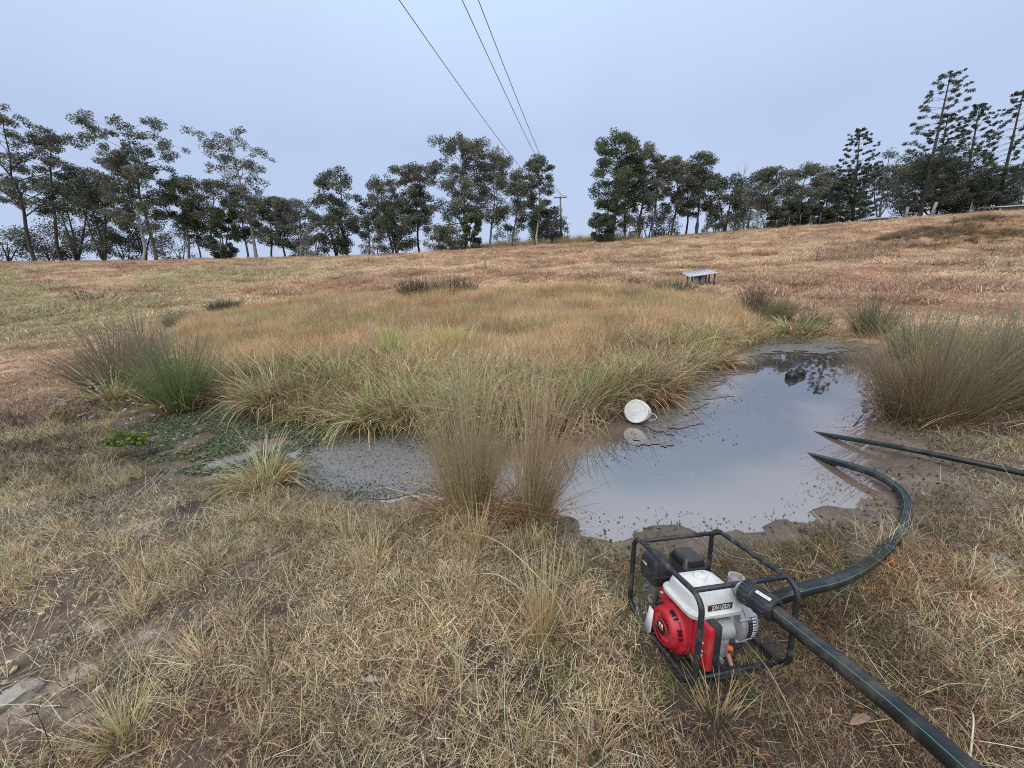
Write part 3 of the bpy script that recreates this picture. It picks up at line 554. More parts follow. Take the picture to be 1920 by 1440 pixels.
# ================================================================== trees
class Crown:
    def __init__(s, seed): s.r = np.random.default_rng(seed); s.c = []; s.tr = MB()
    def clump(s, p, rad, n, ls, col, flat=.7, asp=.36, droop=.4):
        s.c.append((np.array(p), rad, n, ls, np.array(col), flat, asp, droop))
    def leaves(s, m=M_LEAF, name='crown', parent=None):
        r = s.r; VV = []; CC = []
        for p, rad, n, ls, col, flat, asp, droop in s.c:
            g = r.normal(0, 1, (n, 3)); g /= np.linalg.norm(g, axis=1)[:, None]; g *= (r.random((n, 1)) ** .45) * rad; g[:, 2] *= flat
            a = r.uniform(0, 6.28, n); el = -droop + r.normal(0, .6, n); u = np.stack([np.cos(a) * np.cos(el), np.sin(a) * np.cos(el), np.sin(el)], 1)
            w_ = np.cross(u, r.normal(0, 1, (n, 3))); w_ /= np.linalg.norm(w_, axis=1)[:, None] + 1e-9
            L = (ls * r.uniform(.6, 1.4, n))[:, None]; c_ = p + g
            VV.append(np.stack([c_ - u * L * .5, c_ + w_ * L * asp * .5, c_ + u * L * .5, c_ - w_ * L * asp * .5], 1).reshape(-1, 3))
            cc = col[None] * r.uniform(.65, 1.35) * r.uniform(.7, 1.3, (n, 1)) * (1 + r.normal(0, .08, (n, 3))); CC.append(np.repeat(np.clip(cc, .008, .4), 4, 0))
        V = np.concatenate(VV); me = npmesh(name, V, [np.arange(len(V)).reshape(-1, 4)], np.concatenate(CC)); return link(name, me, m, parent)
M_BARK = {k: mat('bark_' + k, c_, .85, noise=.4, nscale=3, bump=.3) for k, c_ in (('pale', (.36, .33, .31)), ('grey', (.19, .17, .155)), ('dark', (.075, .065, .058)))}
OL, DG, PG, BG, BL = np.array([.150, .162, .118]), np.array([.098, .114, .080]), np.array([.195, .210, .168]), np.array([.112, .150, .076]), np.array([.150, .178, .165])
def finish(name, label, cat, cr, base, bark, group='trees along the crest'):
    e_ = empty(name, base); tag(e_, label, cat, group)
    t = cr.tr.build('trunk', M_BARK[bark], e_, True); l = cr.leaves(parent=e_)
    for o in (t, l): o.data.transform(Matrix.Translation(-Vector(base)))
    return e_
def gum(label, bx, by, tx, ty, wpx, Y, col=OL, cs=.35, dens=1.0, bark='grey', nb=14, seed=None, name='gum_tree', ls=.27, clump=.85, stems=1, flat=.65, shape='oval'):
    cr = Crown(seed if seed is not None else int(bx * 7 + ty)); r = cr.r; dens = dens * 1.75; cs = cs * .8; nb = int(nb * 1.25)
    b = atY(bx, by, Y); b[2] = h1(b[0], b[1]) - .1; top = atY(tx, ty, Y); Wd = wpx * Y / F * .5 * 1.0; Ht = top[2] - b[2]
    for sidx in range(stems):
        tt = top + (np.array([r.uniform(-.6, .6) * Wd, r.uniform(-.5, .5) * Wd, -r.uniform(.05, .3) * Ht]) if sidx else 0)
        n = 9; f = np.linspace(0, 1, n)[:, None]; path = b + (tt - b) * f; wig = np.cumsum(r.normal(0, Ht * .012, (n, 3)), 0) * np.array([1, 1, .2]); wig[0] = 0
        path = path + wig - wig[-1] * f * .7; path[1:-1, :2] += (np.sin(f[1:-1] * PI) * r.normal(0, .25, 2))
        r0 = (.05 + Ht * .0115) * (1 if sidx == 0 else .7); cr.tr.tube(path, r0 * (1 - .85 * f[:, 0]) , 6, False)
        k = max(4, int(nb / stems))
        for i in range(k):
            fr = cs + (.97 - cs) * (i + r.random()) / k; q = fr * (n - 1); j = min(int(q), n - 2); p0 = path[j] + (path[j + 1] - path[j]) * (q - j)
            u = (fr - cs) / (1 - cs); prof = {'oval': math.sin(PI * (.18 + .74 * u)) ** .7, 'umb': .45 + .6 * u, 'cone': 1.05 - .8 * u}[shape]
            az = i * 2.4 + r.uniform(-.6, .6); ln = Wd * prof * r.uniform(.65, 1.0) / (stems ** .4); el = r.uniform(.2, .9)
            dv = np.array([math.cos(az), math.sin(az) * .9, 0]); p3 = p0 + dv * ln + np.array([0, 0, ln * math.tan(el) * .55])
            p3[2] = min(p3[2], top[2] - .1)
            bp_ = np.array([p0, p0 + (p3 - p0) * .35 + [0, 0, ln * .08], p0 + (p3 - p0) * .7 + [0, 0, ln * .1], p3]) + r.normal(0, .08, (4, 3)); bp_[0] = p0
            rb = max(.02, r0 * (1 - .85 * fr) * .55); cr.tr.tube(bp_, rb * np.array([1, .75, .5, .2]), 4, False)
            for (pp, kk) in ((p3, 1.0), (bp_[2] + r.normal(0, .5, 3), .8), (bp_[1] + r.normal(0, .6, 3) + [0, 0, .3], .55)):
                if kk < .6 and r.random() < .4: continue
                rad = clump * kk * r.uniform(.75, 1.3) * (1 if Wd > 2.2 else .75)
                cr.clump(pp, rad, int(85 * dens * kk * rad ** 1.3 / .7), ls, col, flat)
            for _ in range(2):
                p4 = bp_[2] + np.clip(r.normal(0, 1, 3), -1.2, 1.2) * np.array([ln * .35, ln * .35, ln * .25]) + [0, 0, .2]; p4[2] = min(p4[2], top[2])
                cr.tr.tube(np.array([bp_[2], (bp_[2] + p4) / 2 + [0, 0, .1], p4]), np.array([rb * .5, rb * .35, rb * .12]), 3, False)
                rad = clump * r.uniform(.6, 1.05) * (1 if Wd > 2.2 else .75); cr.clump(p4, rad, int(70 * dens * rad ** 1.3 / .7), ls, col, flat)
        cr.clump(path[-1], clump * .9, int(90 * dens), ls, col, flat)
    return finish(name, label, 'tree', cr, tuple(b), bark)
def bushy(label, bx, by, tx, ty, wpx, Y, col=DG, dens=1.0, name='dense_tree', cat='tree', group='trees along the crest', low=.10, ls=.25):
    dens = dens * 1.35; cr = Crown(int(bx * 13 + ty)); r = cr.r; b = atY(bx, by, Y); b[2] = h1(b[0], b[1]) - .1; top = atY(tx, ty, Y); Wd = wpx * Y / F * .5; Ht = top[2] - b[2]
    for s in range(3):
        a = s * 2.1 + r.random(); e_ = b + (top - b) * r.uniform(.6, .9) + np.array([math.cos(a) * Wd * .4, math.sin(a) * Wd * .4, 0]); cr.tr.tube(np.array([b, b + (e_ - b) * .4 + r.normal(0, .15, 3), e_]), np.array([.05 + Ht * .012, .04 + Ht * .007, .02]), 5, False)
    n = int(22 + 14 * dens + Ht)
    for i in range(n):
        u = low + (1 - low) * r.random(); pr = math.sqrt(max(0, 1 - ((u - .5) / .58) ** 2)); a = r.uniform(0, 6.28); q = Wd * pr * r.uniform(.45, .92)
        p = b + (top - b) * u + np.array([math.cos(a) * q, math.sin(a) * q, 0]); rad = max(.35, Wd * r.uniform(.22, .36)); p[2] = min(p[2], top[2] - rad * .5)
        cr.clump(p, rad, int(130 * dens * min(2.2, rad ** 1.2 + .35)), ls, col, .8, .4, .3)
    return finish(name, label, cat, cr, tuple(b), 'dark', group)
def pine(label, bx, by, tx, ty, wpx, Y, cs=.12, dense_to=.35, bark='dark', dens=1.0):
    cr = Crown(int(bx * 3 + ty)); r = cr.r; b = atY(bx, by, Y); b[2] = h1(b[0], b[1]) - .1; top = atY(tx, ty, Y); Ht = top[2] - b[2]; Wd = wpx * Y / F * .5
    f = np.linspace(0, 1, 10)[:, None]; path = b + (top - b) * f; cr.tr.tube(path, (.06 + Ht * .0125) * (1 - .9 * f[:, 0]) + .015, 7, False)
    z = cs
    while z < .985:
        p0 = b + (top - b) * z; L0 = Wd * ((1 - z) ** .62 * 1.05 + .06) * (1 if z > .25 else .55 + z * 1.8); nbr = 6 if z < dense_to else 5; a0 = r.uniform(0, 6.28)
        for k in range(nbr):
            a = a0 + k * 2 * PI / nbr + r.uniform(-.25, .25); L = L0 * r.uniform(.75, 1.08); dv = np.array([math.cos(a), math.sin(a), 0]); sag = (.10 if z < .6 else -.25 * (z - .6) * 2) * L
            p1 = p0 + dv * L * .5 + [0, 0, -sag]; p2 = p0 + dv * L + [0, 0, -sag * .4 + .12 * L]; cr.tr.tube(np.array([p0, p1, p2]), np.array([.035, .026, .012]) * (1.2 - z * .6) * Ht / 16, 3, False)
            full = z < dense_to; fr_ = np.linspace(.3, 1, 6) if full else np.array([.8, .93, 1.0])
            if z > .85: fr_ = np.array([.5, .8, 1.0])
            for q in fr_:
                pp = (1 - q) ** 2 * p0 + 2 * q * (1 - q) * p1 + q * q * p2 + r.normal(0, .1, 3); rad = (.30 + .16 * (1 - z)) * r.uniform(.8, 1.25) * Ht / 18 * (.8 if not full else 1.05)
                cr.clump(pp + [0, 0, rad * .3], rad, int((46 if full else 40) * dens), .22, DG * np.array([.9, .95, .95]), .75, .3, -.5)
        z += (.042 if z < dense_to else .050) * r.uniform(.8, 1.2)
    return finish('hoop_pine', label, 'tree', cr, tuple(b), bark)

gum('tall airy gum at the far left edge of the tree line, leaning left', 62, 480, 5, 222, 150, 56, OL, .42, 1.1, 'dark', 18)
gum('leaning gum with a domed top, second tall tree from the left', 112, 479, 93, 254, 105, 57, OL * .95, .40, 1.0, 'dark', 16)
bushy('dark she oak with drooping foliage between the leaning gums at left', 140, 479, 132, 325, 105, 60, OL * .85, .7)
bushy('dark cone shaped she oak left of the wide spreading gum', 192, 478, 168, 312, 92, 57, DG * 1.1, 1.25)
bushy('low dark bush tree at the bottom left corner of the tree line', 12, 480, 10, 425, 80, 57, DG * 1.2, .5)
bushy('low grey green scrub tree under the second leaning gum', 90, 480, 88, 432, 90, 60, OL * .8, .45)
bushy('low dark scrub tree beside the cone shaped she oak', 228, 478, 222, 436, 64, 61, DG * 1.2, .4)
gum('wide spreading gum with branches reaching far left above its neighbours', 290, 478, 242, 238, 165, 57, DG * 1.25, .50, 1.15, 'grey', 18, shape='umb')
gum('pale drooping gum in front of the wide spreading gum', 264, 478, 220, 292, 95, 55, OL * 1.15, .30, 1.1, 'pale', 16)
bushy('dark mid height tree right behind the wide spreading gum', 268, 476, 262, 372, 80, 61, DG * 1.2, .7)
gum('round topped green tree right of the wide spreading gum', 350, 475, 328, 336, 62, 58, BG * .8, .45, 1.2, 'grey', 12)
gum('flat domed wattle tree left of the tall open gum', 402, 474, 408, 346, 110, 59, OL * 1.0, .5, 1.0, 'dark', 14, shape='umb')
gum('thin gum in the gap under the flat domed wattle', 370, 474, 368, 395, 55, 60, OL, .35, .8, 'grey', 9)
bushy('bright dense columnar tree below the flat domed wattle', 420, 472, 418, 392, 50, 56, BG * .7, 1.3)
gum('tall open gum with sparse light crown standing above the left trees', 478, 472, 424, 261, 130, 58, PG * .75, .45, .75, 'pale', 17, shape='umb')
gum('grey gum right under the tall open gum', 462, 472, 452, 365, 70, 60, OL, .3, 1.0, 'grey', 10)
gum('rounded gum right of the tall open gum', 506, 471, 503, 375, 70, 58, OL * .95, .3, 1.1, 'dark', 12)
gum('drooping round gum next left of the pale green sapling', 530, 470, 524, 378, 62, 60, OL, .3, 1.1, 'dark', 11)
gum('pale green sapling with loose crown left of the silver shrub', 562, 469, 556, 380, 60, 59, PG * .9, .3, .9, 'pale', 10)
bushy('silvery grey sparse shrub tree at the foot of the crest', 592, 468, 590, 418, 46, 57, np.array([.24, .27, .25]), .45, 'silver_shrub')
gum('two stemmed dark gum right of the silver shrub, tall open top', 650, 466, 637, 318, 85, 58, DG * 1.25, .35, 1.0, 'dark', 14, stems=2)
bushy('dark leaning she oak in front of the two stemmed gum', 628, 467, 612, 362, 72, 57, DG * 1.15, 1.0)
gum('small grey gum in the gap right of the two stemmed gum', 690, 466, 682, 385, 60, 60, OL, .3, .8, 'grey', 9)
gum('gum with loose left branches beside the flat topped gum', 738, 465, 712, 342, 60, 59, OL * 1.05, .45, .9, 'grey', 12)
bushy('dense dark round tree below the flat topped gum', 742, 464, 742, 376, 78, 56, DG * 1.15, 1.25)
gum('flat topped gum with rounded clumps left of the largest gum', 786, 463, 777, 319, 82, 58, OL * 1.0, .4, 1.3, 'dark', 16, shape='umb')
gum('largest broad gum of the centre group, weeping round crown', 872, 457, 866, 272, 125, 58, OL * 1.05, .28, 1.2, 'grey', 26, flat=.8)
gum('broad gum leaning against the largest gum on its right', 915, 455, 925, 296, 105, 60, OL * 1.15, .3, 1.1, 'pale', 20, flat=.8)
gum('slender sparse gum between the broad gum and the slim layered gum', 958, 452, 976, 322, 55, 60, OL * 1.1, .3, .8, 'grey', 12)
bushy('small bright green tree at the foot of the largest gum', 884, 459, 883, 402, 38, 55, BG, 1.3, 'small_green_tree')
bushy('dull low shrub left of the small bright green tree', 845, 459, 845, 425, 60, 56, OL * .9, .7, 'low_shrub')
gum('slim layered gum standing beside the power pole', 1007, 453, 1005, 295, 54, 57, DG * 1.35, .3, 1.25, 'pale', 16, clump=.95)
bushy('rounded dark tree filling the space left of the power pole', 1018, 449, 1020, 392, 78, 60, DG * 1.1, 1.0)
bushy('sparse far sapling just right of the power pole', 1060, 440, 1057, 416, 18, 75, OL, .35, 'far_sapling')
gum('tallest gum right of the power pole gap with a stepped top', 1146, 441, 1152, 257, 92, 57, BG * .85, .22, 1.2, 'dark', 24, clump=.95)
bushy('round dark shrub at the foot of the tallest right gum', 1130, 442, 1130, 398, 52, 55, DG * 1.1, 1.2, 'round_shrub')
gum('slim gum just right of the tallest right gum', 1170, 439, 1180, 298, 52, 58, OL, .4, 1.0, 'dark', 12)
gum('gum with a high feathery top, third of the right row', 1197, 438, 1214, 279, 60, 58, OL * 1.1, .42, 1.0, 'dark', 14)
gum('thin trunked gum, fourth of the right row', 1226, 436, 1233, 297, 52, 59, OL, .42, 1.0, 'grey', 12)
gum('leafy gum, fifth of the right row', 1258, 434, 1266, 299, 58, 58, OL * 1.05, .35, 1.0, 'dark', 13)
gum('narrow gum, sixth of the right row', 1286, 432, 1291, 318, 46, 60, DG * 1.25, .35, 1.0, 'dark', 11)
gum('forked gum with twin tops at the end of the right row', 1306, 431, 1320, 290, 70, 57, DG * 1.3, .38, 1.1, 'dark', 16, stems=2)
bushy('low scrub tree under the middle of the right row', 1215, 437, 1215, 395, 70, 63, OL * .9, .5, 'low_scrub_tree')
bushy('dark domed tree right of the forked gum', 1360, 427, 1366, 328, 74, 56, DG * 1.1, 1.05)
# dead tree
cr = Crown(5); b = atY(1376, 425, 60); b[2] = h1(b[0], b[1]) - .1; tp = atY(1398, 304, 60)
cr.tr.tube(np.array([b, b + (tp - b) * .5 + [.2, 0, 0], tp]), np.array([.16, .09, .02]), 6, False)
for fr, dx, dz in ((.55, -1.6, 2.4), (.62, 1.4, 2.0), (.75, -.9, 2.0), (.82, .8, 1.6), (.5, 1.8, 1.4)):
    p = b + (tp - b) * fr; cr.tr.tube(np.array([p, p + [dx * .5, 0, dz * .45], p + [dx, .2, dz]]), np.array([.05, .035, .01]), 4, False)
e_ = empty('dead_tree', tuple(b)); tag(e_, 'bare dead tree poking up behind the dark domed tree', 'tree', 'trees along the crest')
o = cr.tr.build('trunk', M_BARK['pale'], e_, True); o.data.transform(Matrix.Translation(-Vector(b)))
gum('gum with pale leaning trunk right of the dead tree', 1416, 421, 1438, 322, 66, 58, OL * .95, .4, 1.05, 'pale', 13)
bushy('grey hazy tree standing behind the pale trunked gum', 1400, 421, 1402, 345, 60, 74, BL, .6, 'hazy_tree')
gum('broad feathery gum above the low hedge of dark shrubs', 1503, 413, 1512, 317, 88, 60, OL * 1.1, .35, .95, 'grey', 17)
bushy('hazy background tree behind the broad feathery gum', 1468, 416, 1475, 345, 66, 78, BL, .6, 'hazy_tree')
for i, (bx, tp_) in enumerate(((1462, 388), (1492, 380), (1520, 384), (1545, 390))):
    bushy(['leftmost rounded shrub of the dark row under the feathery gum', 'second rounded shrub of the dark row under the feathery gum', 'third rounded shrub of the dark row under the feathery gum', 'rightmost rounded shrub of the dark row beside the dense hoop pine'][i], bx, 418 - i * 2.5, bx, tp_, 40, 56, BG * .55 if i % 2 else DG, 1.1, 'dark_shrub', 'shrub', 'row of dark shrubs')
gum('grey gum squeezed between feathery gum and dense hoop pine', 1552, 411, 1562, 328, 56, 61, OL, .35, .9, 'grey', 11)
pine('short hoop pine with dense skirt, leftmost of the pines', 1600, 410, 1613, 242, 100, 58, .06, .62, dens=1.15)
gum('bare looking multi stemmed tree between the two big pines', 1650, 402, 1668, 284, 80, 58, PG * .8, .6, .35, 'grey', 15, stems=4)
pine('tallest hoop pine with tufted bare branches in its upper half', 1726, 400, 1784, 132, 140, 58, .10, .50, 'dark', 1.3)
pine('thin hoop pine standing right behind the tallest pine', 1748, 398, 1778, 212, 100, 61, .10, .55, 'dark', 1.3)
bushy('wide dark conifer mass around the base of the tallest pine', 1752, 399, 1758, 296, 150, 63, DG * .95, 1.1, 'dark_conifer')
pine('slim hoop pine right of the tallest pine', 1803, 391, 1838, 195, 92, 58, .10, .40, 'dark', 1.2)
pine('hoop pine at the far right edge of the picture', 1872, 379, 1920, 168, 110, 57, .10, .38, 'dark', 1.2)
bushy('low olive tree between the two right hand pines', 1845, 386, 1848, 338, 60, 66, OL * .8, .7, 'low_olive_tree')
bushy('dark tree cut off by the right edge below the last pine', 1925, 372, 1925, 310, 70, 63, DG * 1.1, .8, 'edge_tree')
# understorey screen further back, each its own tree
for i, (bx, ty, wp) in enumerate(((330, 432, 60), (560, 430, 50), (700, 425, 55), (815, 420, 45), (950, 418, 50), (1175, 410, 45), (1250, 405, 50), (1340, 392, 50), (1440, 372, 60), (1580, 350, 60))):
    nm = ['behind the round topped green tree', 'behind the pale green sapling', 'right of the two stemmed gum', 'left of the largest gum', 'under the slender sparse gum', 'behind the slim gum of the right row', 'behind the leafy gum of the right row', 'left of the dark domed tree', 'behind the pale leaning trunk', 'behind the short hoop pine'][i]
    bushy('low background scrub ' + nm, bx, 455, bx, ty, wp, 68, OL * .85, .45, 'background_scrub', 'shrub', 'scrub behind the crest')

# ================================================================== power poles and lines
M_POLE = mat('weathered_timber', (.24, .22, .21), .85, noise=.3, nscale=12); M_WIRE = mat('wire_metal', (.10, .10, .14), .5, .3)
def pole(name, label, bx, by, ty, Y, arm):
    b = atY(bx, by, Y); b[2] = h1(b[0], b[1]) - .2; t = b.copy(); t[2] = atY(bx, ty, Y)[2]
    e_ = empty(name, tuple(b)); tag(e_, label, 'power pole', 'power poles'); hh = t[2] - b[2]
    MB().tube([[0, 0, 0], [0, 0, hh]], [.17, .11], 10).build('pole', M_POLE, e_, True)
    MB().box((0, -.14, hh - .18), (arm, .1, .13)).build('crossarm', M_POLE, e_)
    for dx in (-arm * .45, arm * .27, arm * .45): MB().tube([[dx, -.14, hh - .12], [dx, -.14, hh + .04]], [.05, .035], 6).build('insulator', mat('porcelain', (.35, .3, .28), .3), e_)
    return b, t
pb, pt = pole('power_pole', 'grey timber power pole with a crossarm on the crest', 1052, 452, 368, 60, 1.75)
pole('power_pole', 'second smaller power pole far beyond the crest', 1064.5, 447, 419, 118, 1.9)
# three conductors from the pole to the span overhead
for i, (off, pxs, lab) in enumerate(((-.79, [(981, 320), (860, 158), (748, 0)], 'leftmost overhead power line crossing the sky alone'), (.47, [(1003, 290), (940, 158), (866, 0)], 'middle overhead power line, left wire of the close pair'), (.79, [(1012, 290), (958, 152), (895, 0)], 'rightmost overhead power line, right wire of the close pair'))):
    P0 = pt + np.array([off, -.14, .05]); v0 = ray(*pxs[2]); Yn = 8.6; Pn = CAM + v0 * (Yn / v0[1]); pts_ = [P0]
    dx = (Pn - P0)
    for px, py in pxs[:2]:            # heights along the straight plan line through these sightings
        v = ray(px, py); A = np.array([[v[0], -dx[0]], [v[1], -dx[1]]]); s_ = np.linalg.solve(A, P0[:2] - CAM[:2]); pts_.append(CAM + v * s_[0])
    pts_.append(Pn); tt = [np.linalg.norm((p - P0)[:2]) for p in pts_]; cf = np.polyfit(tt, [p[2] for p in pts_], 2); L = tt[-1]
    u = dx[:2] / np.linalg.norm(dx[:2]); S = np.linspace(0, L + 45, 80); zz = np.polyval(cf, S) + (P0[2] - np.polyval(cf, 0)) * np.exp(-S / 6)
    path = np.stack([P0[0] + u[0] * S, P0[1] + u[1] * S, zz], 1)
    tag(MB().tube(path, .008 + .012 * np.clip(1 - S / L, 0, 1), 5).build('power_line', M_WIRE, None, True), lab, 'power line', 'overhead power lines')

# ================================================================== fence posts and sheets on the crest
M_POST = mat('treated_timber', (.33, .37, .28), .8, noise=.25, nscale=10)
def post(name, label, bx, by, tx, ty, Y, r, m=M_POST, cat='post', group='fence posts on the crest'):
    b = atY(bx, by, Y); b[2] = h1(b[0], b[1]) - .15; t = atY(tx, ty, Y)
    tag(MB().tube([b, b + (t - b) * .97, t], [r, r, r * .8], 8).build(name, m, None, True), label, cat, group)
post('fence_post', 'thick pale green fence post left of the tallest pine trunk', 1699, 404, 1702, 388, 56, .17)
post('fence_post', 'thick leaning pale green fence post right of the tallest pine trunk', 1746, 400, 1756, 379, 55, .17)
post('fence_post', 'thin pale stake right of the slim pine', 1817, 393, 1823, 381, 56, .07)
for i, (px, py) in enumerate(((1455, 420), (1478, 418), (1500, 415), (1518, 413), (1538, 410))):
    post('fence_post', ['leftmost', 'second', 'third', 'fourth', 'fifth'][i] + ' thin leaning grey stake from the left in front of the dark shrub row', px, py + 1, px + 2 + i % 2, py - 9 - 2 * (i % 3), 54, .04, M_POLE)
for i, px in enumerate((960, 1110)):
    post('fence_post', ['thin dark stake on the crest left of the slim layered gum', 'thin dark stake on the crest left of the tallest right gum'][i], px, 452 - i * 9, px, 440 - i * 9, 57, .045, M_BARK['dark'])
M_TIN = mat('grey_tin', (.60, .63, .68), .42, .25, noise=.15, nscale=4, dirt=(.25, .2, .16), dirt_amt=.4)
def tin(label, x0, y0, x1, y1, Y, depth, lift):
    a_ = atY(x0, y0, Y); b_ = atY(x1, y1, Y); za = h1(a_[0], Y) ; e_ = empty('metal_sheet', ((a_[0] + b_[0]) / 2, Y, h1((a_[0] + b_[0]) / 2, Y))); tag(e_, label, 'metal sheet', 'metal sheets on the crest'); W_ = b_[0] - a_[0]
    sl_ = (h1(b_[0], Y) - h1(a_[0], Y)) / W_; rt = Matrix.Rotation(-math.atan(sl_), 3, 'Y'); b2 = MB(); n = 26
    for i in range(n):
        b2.box((-W_ / 2 + W_ * (i + .5) / n, 0, lift + (.02 if i % 2 else 0)), (W_ / n, depth, .03), np.array(Matrix.Rotation(.12, 3, 'X')))
    o1 = b2.build('sheet', M_TIN, e_); o2 = MB().box((0, -depth * .35, lift * .45), (W_ * .96, .12, lift * .9)).build('edge_beam', M_POLE, e_)
    for o in (o1, o2): o.data.transform(rt.to_4x4())
tin('low grey metal sheet lying on the crest beside the multi stemmed tree', 1618, 408, 1672, 403, 55.5, 2.6, .45)
tin('wide grey metal sheeting on the crest at the far right edge', 1862, 384, 1960, 376, 54, 3.0, .6)

# ================================================================== small tin shelter
p = gp(1308, 536); e_ = empty('tin_shelter', tuple(p)); tag(e_, 'small tin roofed shelter on posts behind the marsh', 'shelter'); Ys = p[1]; k = Ys / F
M_OLDTIN = mat('weathered_tin', (.36, .38, .40), .5, .3, noise=.2, nscale=8, dirt=(.14, .12, .10), dirt_scale=5)
hgt = 20 * k; b2 = MB(); n = 18; Wr = 52 * k
for i in range(n): b2.box((-24 * k + Wr * (i + .5) / n, 0, hgt + .012 * (i % 2) + .10 * (i / n)), (Wr / n, .85, .014), np.array(Matrix.Rotation(.22, 3, 'X')))
b2.build('roof', M_TIN, e_)
b2 = MB().tube([[-24 * k, -.43, hgt - .1], [28 * k, -.43, hgt - .0]], .02, 5); b2.build('roof_edge', M_POLE, e_)
for i, (x0, x1) in enumerate(((-12, -3), (-.5, 8))):
    MB().box(((x0 + x1) / 2 * k, -.25 + .04 * i, hgt * .45), ((x1 - x0) * k, .02, hgt * .95)).build('wall_panel', M_OLDTIN, e_)
for x0, y0, t_ in ((-14.5, -.2, 1), (-1.8, -.28, 1), (10.5, -.2, 1), (25, .25, 1.08), (24, -.3, 1.05), (-14, .3, 1)): MB().tube([[x0 * k, y0, -.2], [x0 * k, y0, hgt * t_ - .02]], .035, 6).build('post', M_BARK['dark'], e_)
# ================================================================== rushes, sedges, weeds
JUN = [lin(98, 116, 72), lin(76, 98, 58), lin(118, 126, 82)]; JTIP = [lin(128, 108, 86), lin(108, 92, 78), lin(150, 130, 100)]
JBRN = [lin(132, 116, 84), lin(112, 98, 72), lin(110, 118, 78)]; DEAD = [lin(190, 160, 120), lin(160, 122, 86), lin(130, 96, 70)]
def rush(label, px, py, hpx, spread, n, c0p, c1p, seed, name='rush_tussock', cat='rush', rad=.16, bend=(.05, .6), lean=(0, 0), skirt=.25, group='rush tussocks around the pond', w=.0045, ground=True, dead=DEAD):
    r = np.random.default_rng(seed); b = gp(px, py); dep = (b - CAM) @ R; dep = dep[2]; L = hpx * dep / F
    if n > 600: n = int(n * .55); w = w * 1.45
    pr = disc(r, n, rad); root = np.stack([pr[:, 0], pr[:, 1], np.full(n, -.02)], 1)
    az = np.arctan2(pr[:, 1] + lean[1] * rad, pr[:, 0] + lean[0] * rad) + r.normal(0, .5, n); q = np.hypot(pr[:, 0], pr[:, 1]) / rad
    tilt = q * spread * r.uniform(.6, 1.2, n) + r.normal(0, .04, n); ln = L * r.uniform(.5, 1.1, n) * (1 - .12 * q); wd = w * r.uniform(.7, 1.3, n) * max(1, dep / 4.5)
    parts = [blades(root, az, ln, wd, tilt, r.uniform(bend[0], bend[1], n) * (.4 + q), 6, pick(r, c0p, n, .15), pick(r, c1p, n, .15), r, .8, .08)]
    m_ = int(n * skirt)
    if m_:
        pr = disc(r, m_, rad * 1.35); root = np.stack([pr[:, 0], pr[:, 1], np.full(m_, -.02)], 1); cd = pick(r, dead, m_, .18)
        parts.append(blades(root, np.arctan2(pr[:, 1], pr[:, 0]) + r.normal(0, .6, m_), L * r.uniform(.18, .5, m_), w * 1.5 * max(1, dep / 4.5) * r.uniform(.7, 1.3, m_), r.uniform(.3, .9, m_), r.uniform(.4, 1.5, m_), 4, cd, cd, r, .8, .1))
    if hpx > 55:
        e_ = empty(name, tuple(b)); tag(e_, label, cat, group)
        link('stems', blade_mesh('stems', parts[:1]), M_BLADE, e_)
        if m_: link('dead_skirt', blade_mesh('dead_skirt', parts[1:]), M_BLADE, e_)
        return e_
    o = link(name, blade_mesh(name, parts), M_BLADE); o.location = b; return tag(o, label, cat, group)
rush('bright green rush tussock fanning out at the left edge of the marsh', 345, 768, 185, .58, 1500, [lin(98, 140, 66), lin(84, 122, 60), lin(120, 152, 80)], [lin(108, 118, 76), lin(134, 120, 94), lin(118, 102, 84)], 1, rad=.22)
rush('brown grey rush tussock just left of the bright green one', 222, 735, 165, .7, 1200, JBRN, [lin(128, 110, 92), lin(106, 92, 80), lin(140, 122, 98)], 2, rad=.30)
rush('dull rush tussock behind the brown grey one at far left', 272, 690, 120, .6, 700, JBRN, JTIP, 3, rad=.25)
rush('tall brown green rush in front of the puddle, left of the pair', 882, 962, 385, .25, 560, [lin(150, 134, 90), lin(176, 146, 104), lin(124, 132, 82)], [lin(180, 156, 128), lin(156, 132, 110), lin(146, 146, 110)], 4, rad=.15, bend=(.02, .45), skirt=.45, w=.0042)
rush('tall leaning rush in front of the pond, right of the pair', 1000, 972, 360, .34, 480, [lin(152, 132, 92), lin(174, 142, 100), lin(124, 132, 82)], [lin(182, 156, 126), lin(154, 130, 108)], 5, rad=.12, bend=(.05, .65), lean=(.5, 0), skirt=.5, w=.0042)
rush('large brown rush mass leaning over the right bank of the pond', 1735, 790, 240, .58, 2000, [lin(116, 96, 70), lin(104, 104, 66), lin(128, 106, 78)], [lin(150, 124, 98), lin(124, 102, 84), lin(116, 110, 80)], 6, rad=.36, bend=(.15, .75), lean=(.15, .2))
rush('tall grey green rush at the right edge beside the brown mass', 1850, 770, 245, .6, 1700, [lin(84, 96, 56), lin(104, 112, 70), lin(72, 84, 50)], [lin(126, 126, 94), lin(150, 138, 106)], 7, rad=.34, bend=(.1, .8), lean=(.5, .1))
rush('dark green rush cut off by the right edge of the picture', 1925, 740, 230, .6, 1200, [lin(70, 84, 48), lin(92, 100, 60)], [lin(120, 116, 84), lin(140, 128, 98)], 8, rad=.34, bend=(.1, .8))
rush('green rush with bright blades behind the large brown rush mass', 1712, 672, 115, .6, 700, JUN, [lin(132, 138, 96), lin(110, 110, 78)], 9, rad=.3)
rush('brown topped green rush at the far right corner of the pond', 1632, 628, 98, .55, 700, JUN, JTIP, 10, rad=.28)
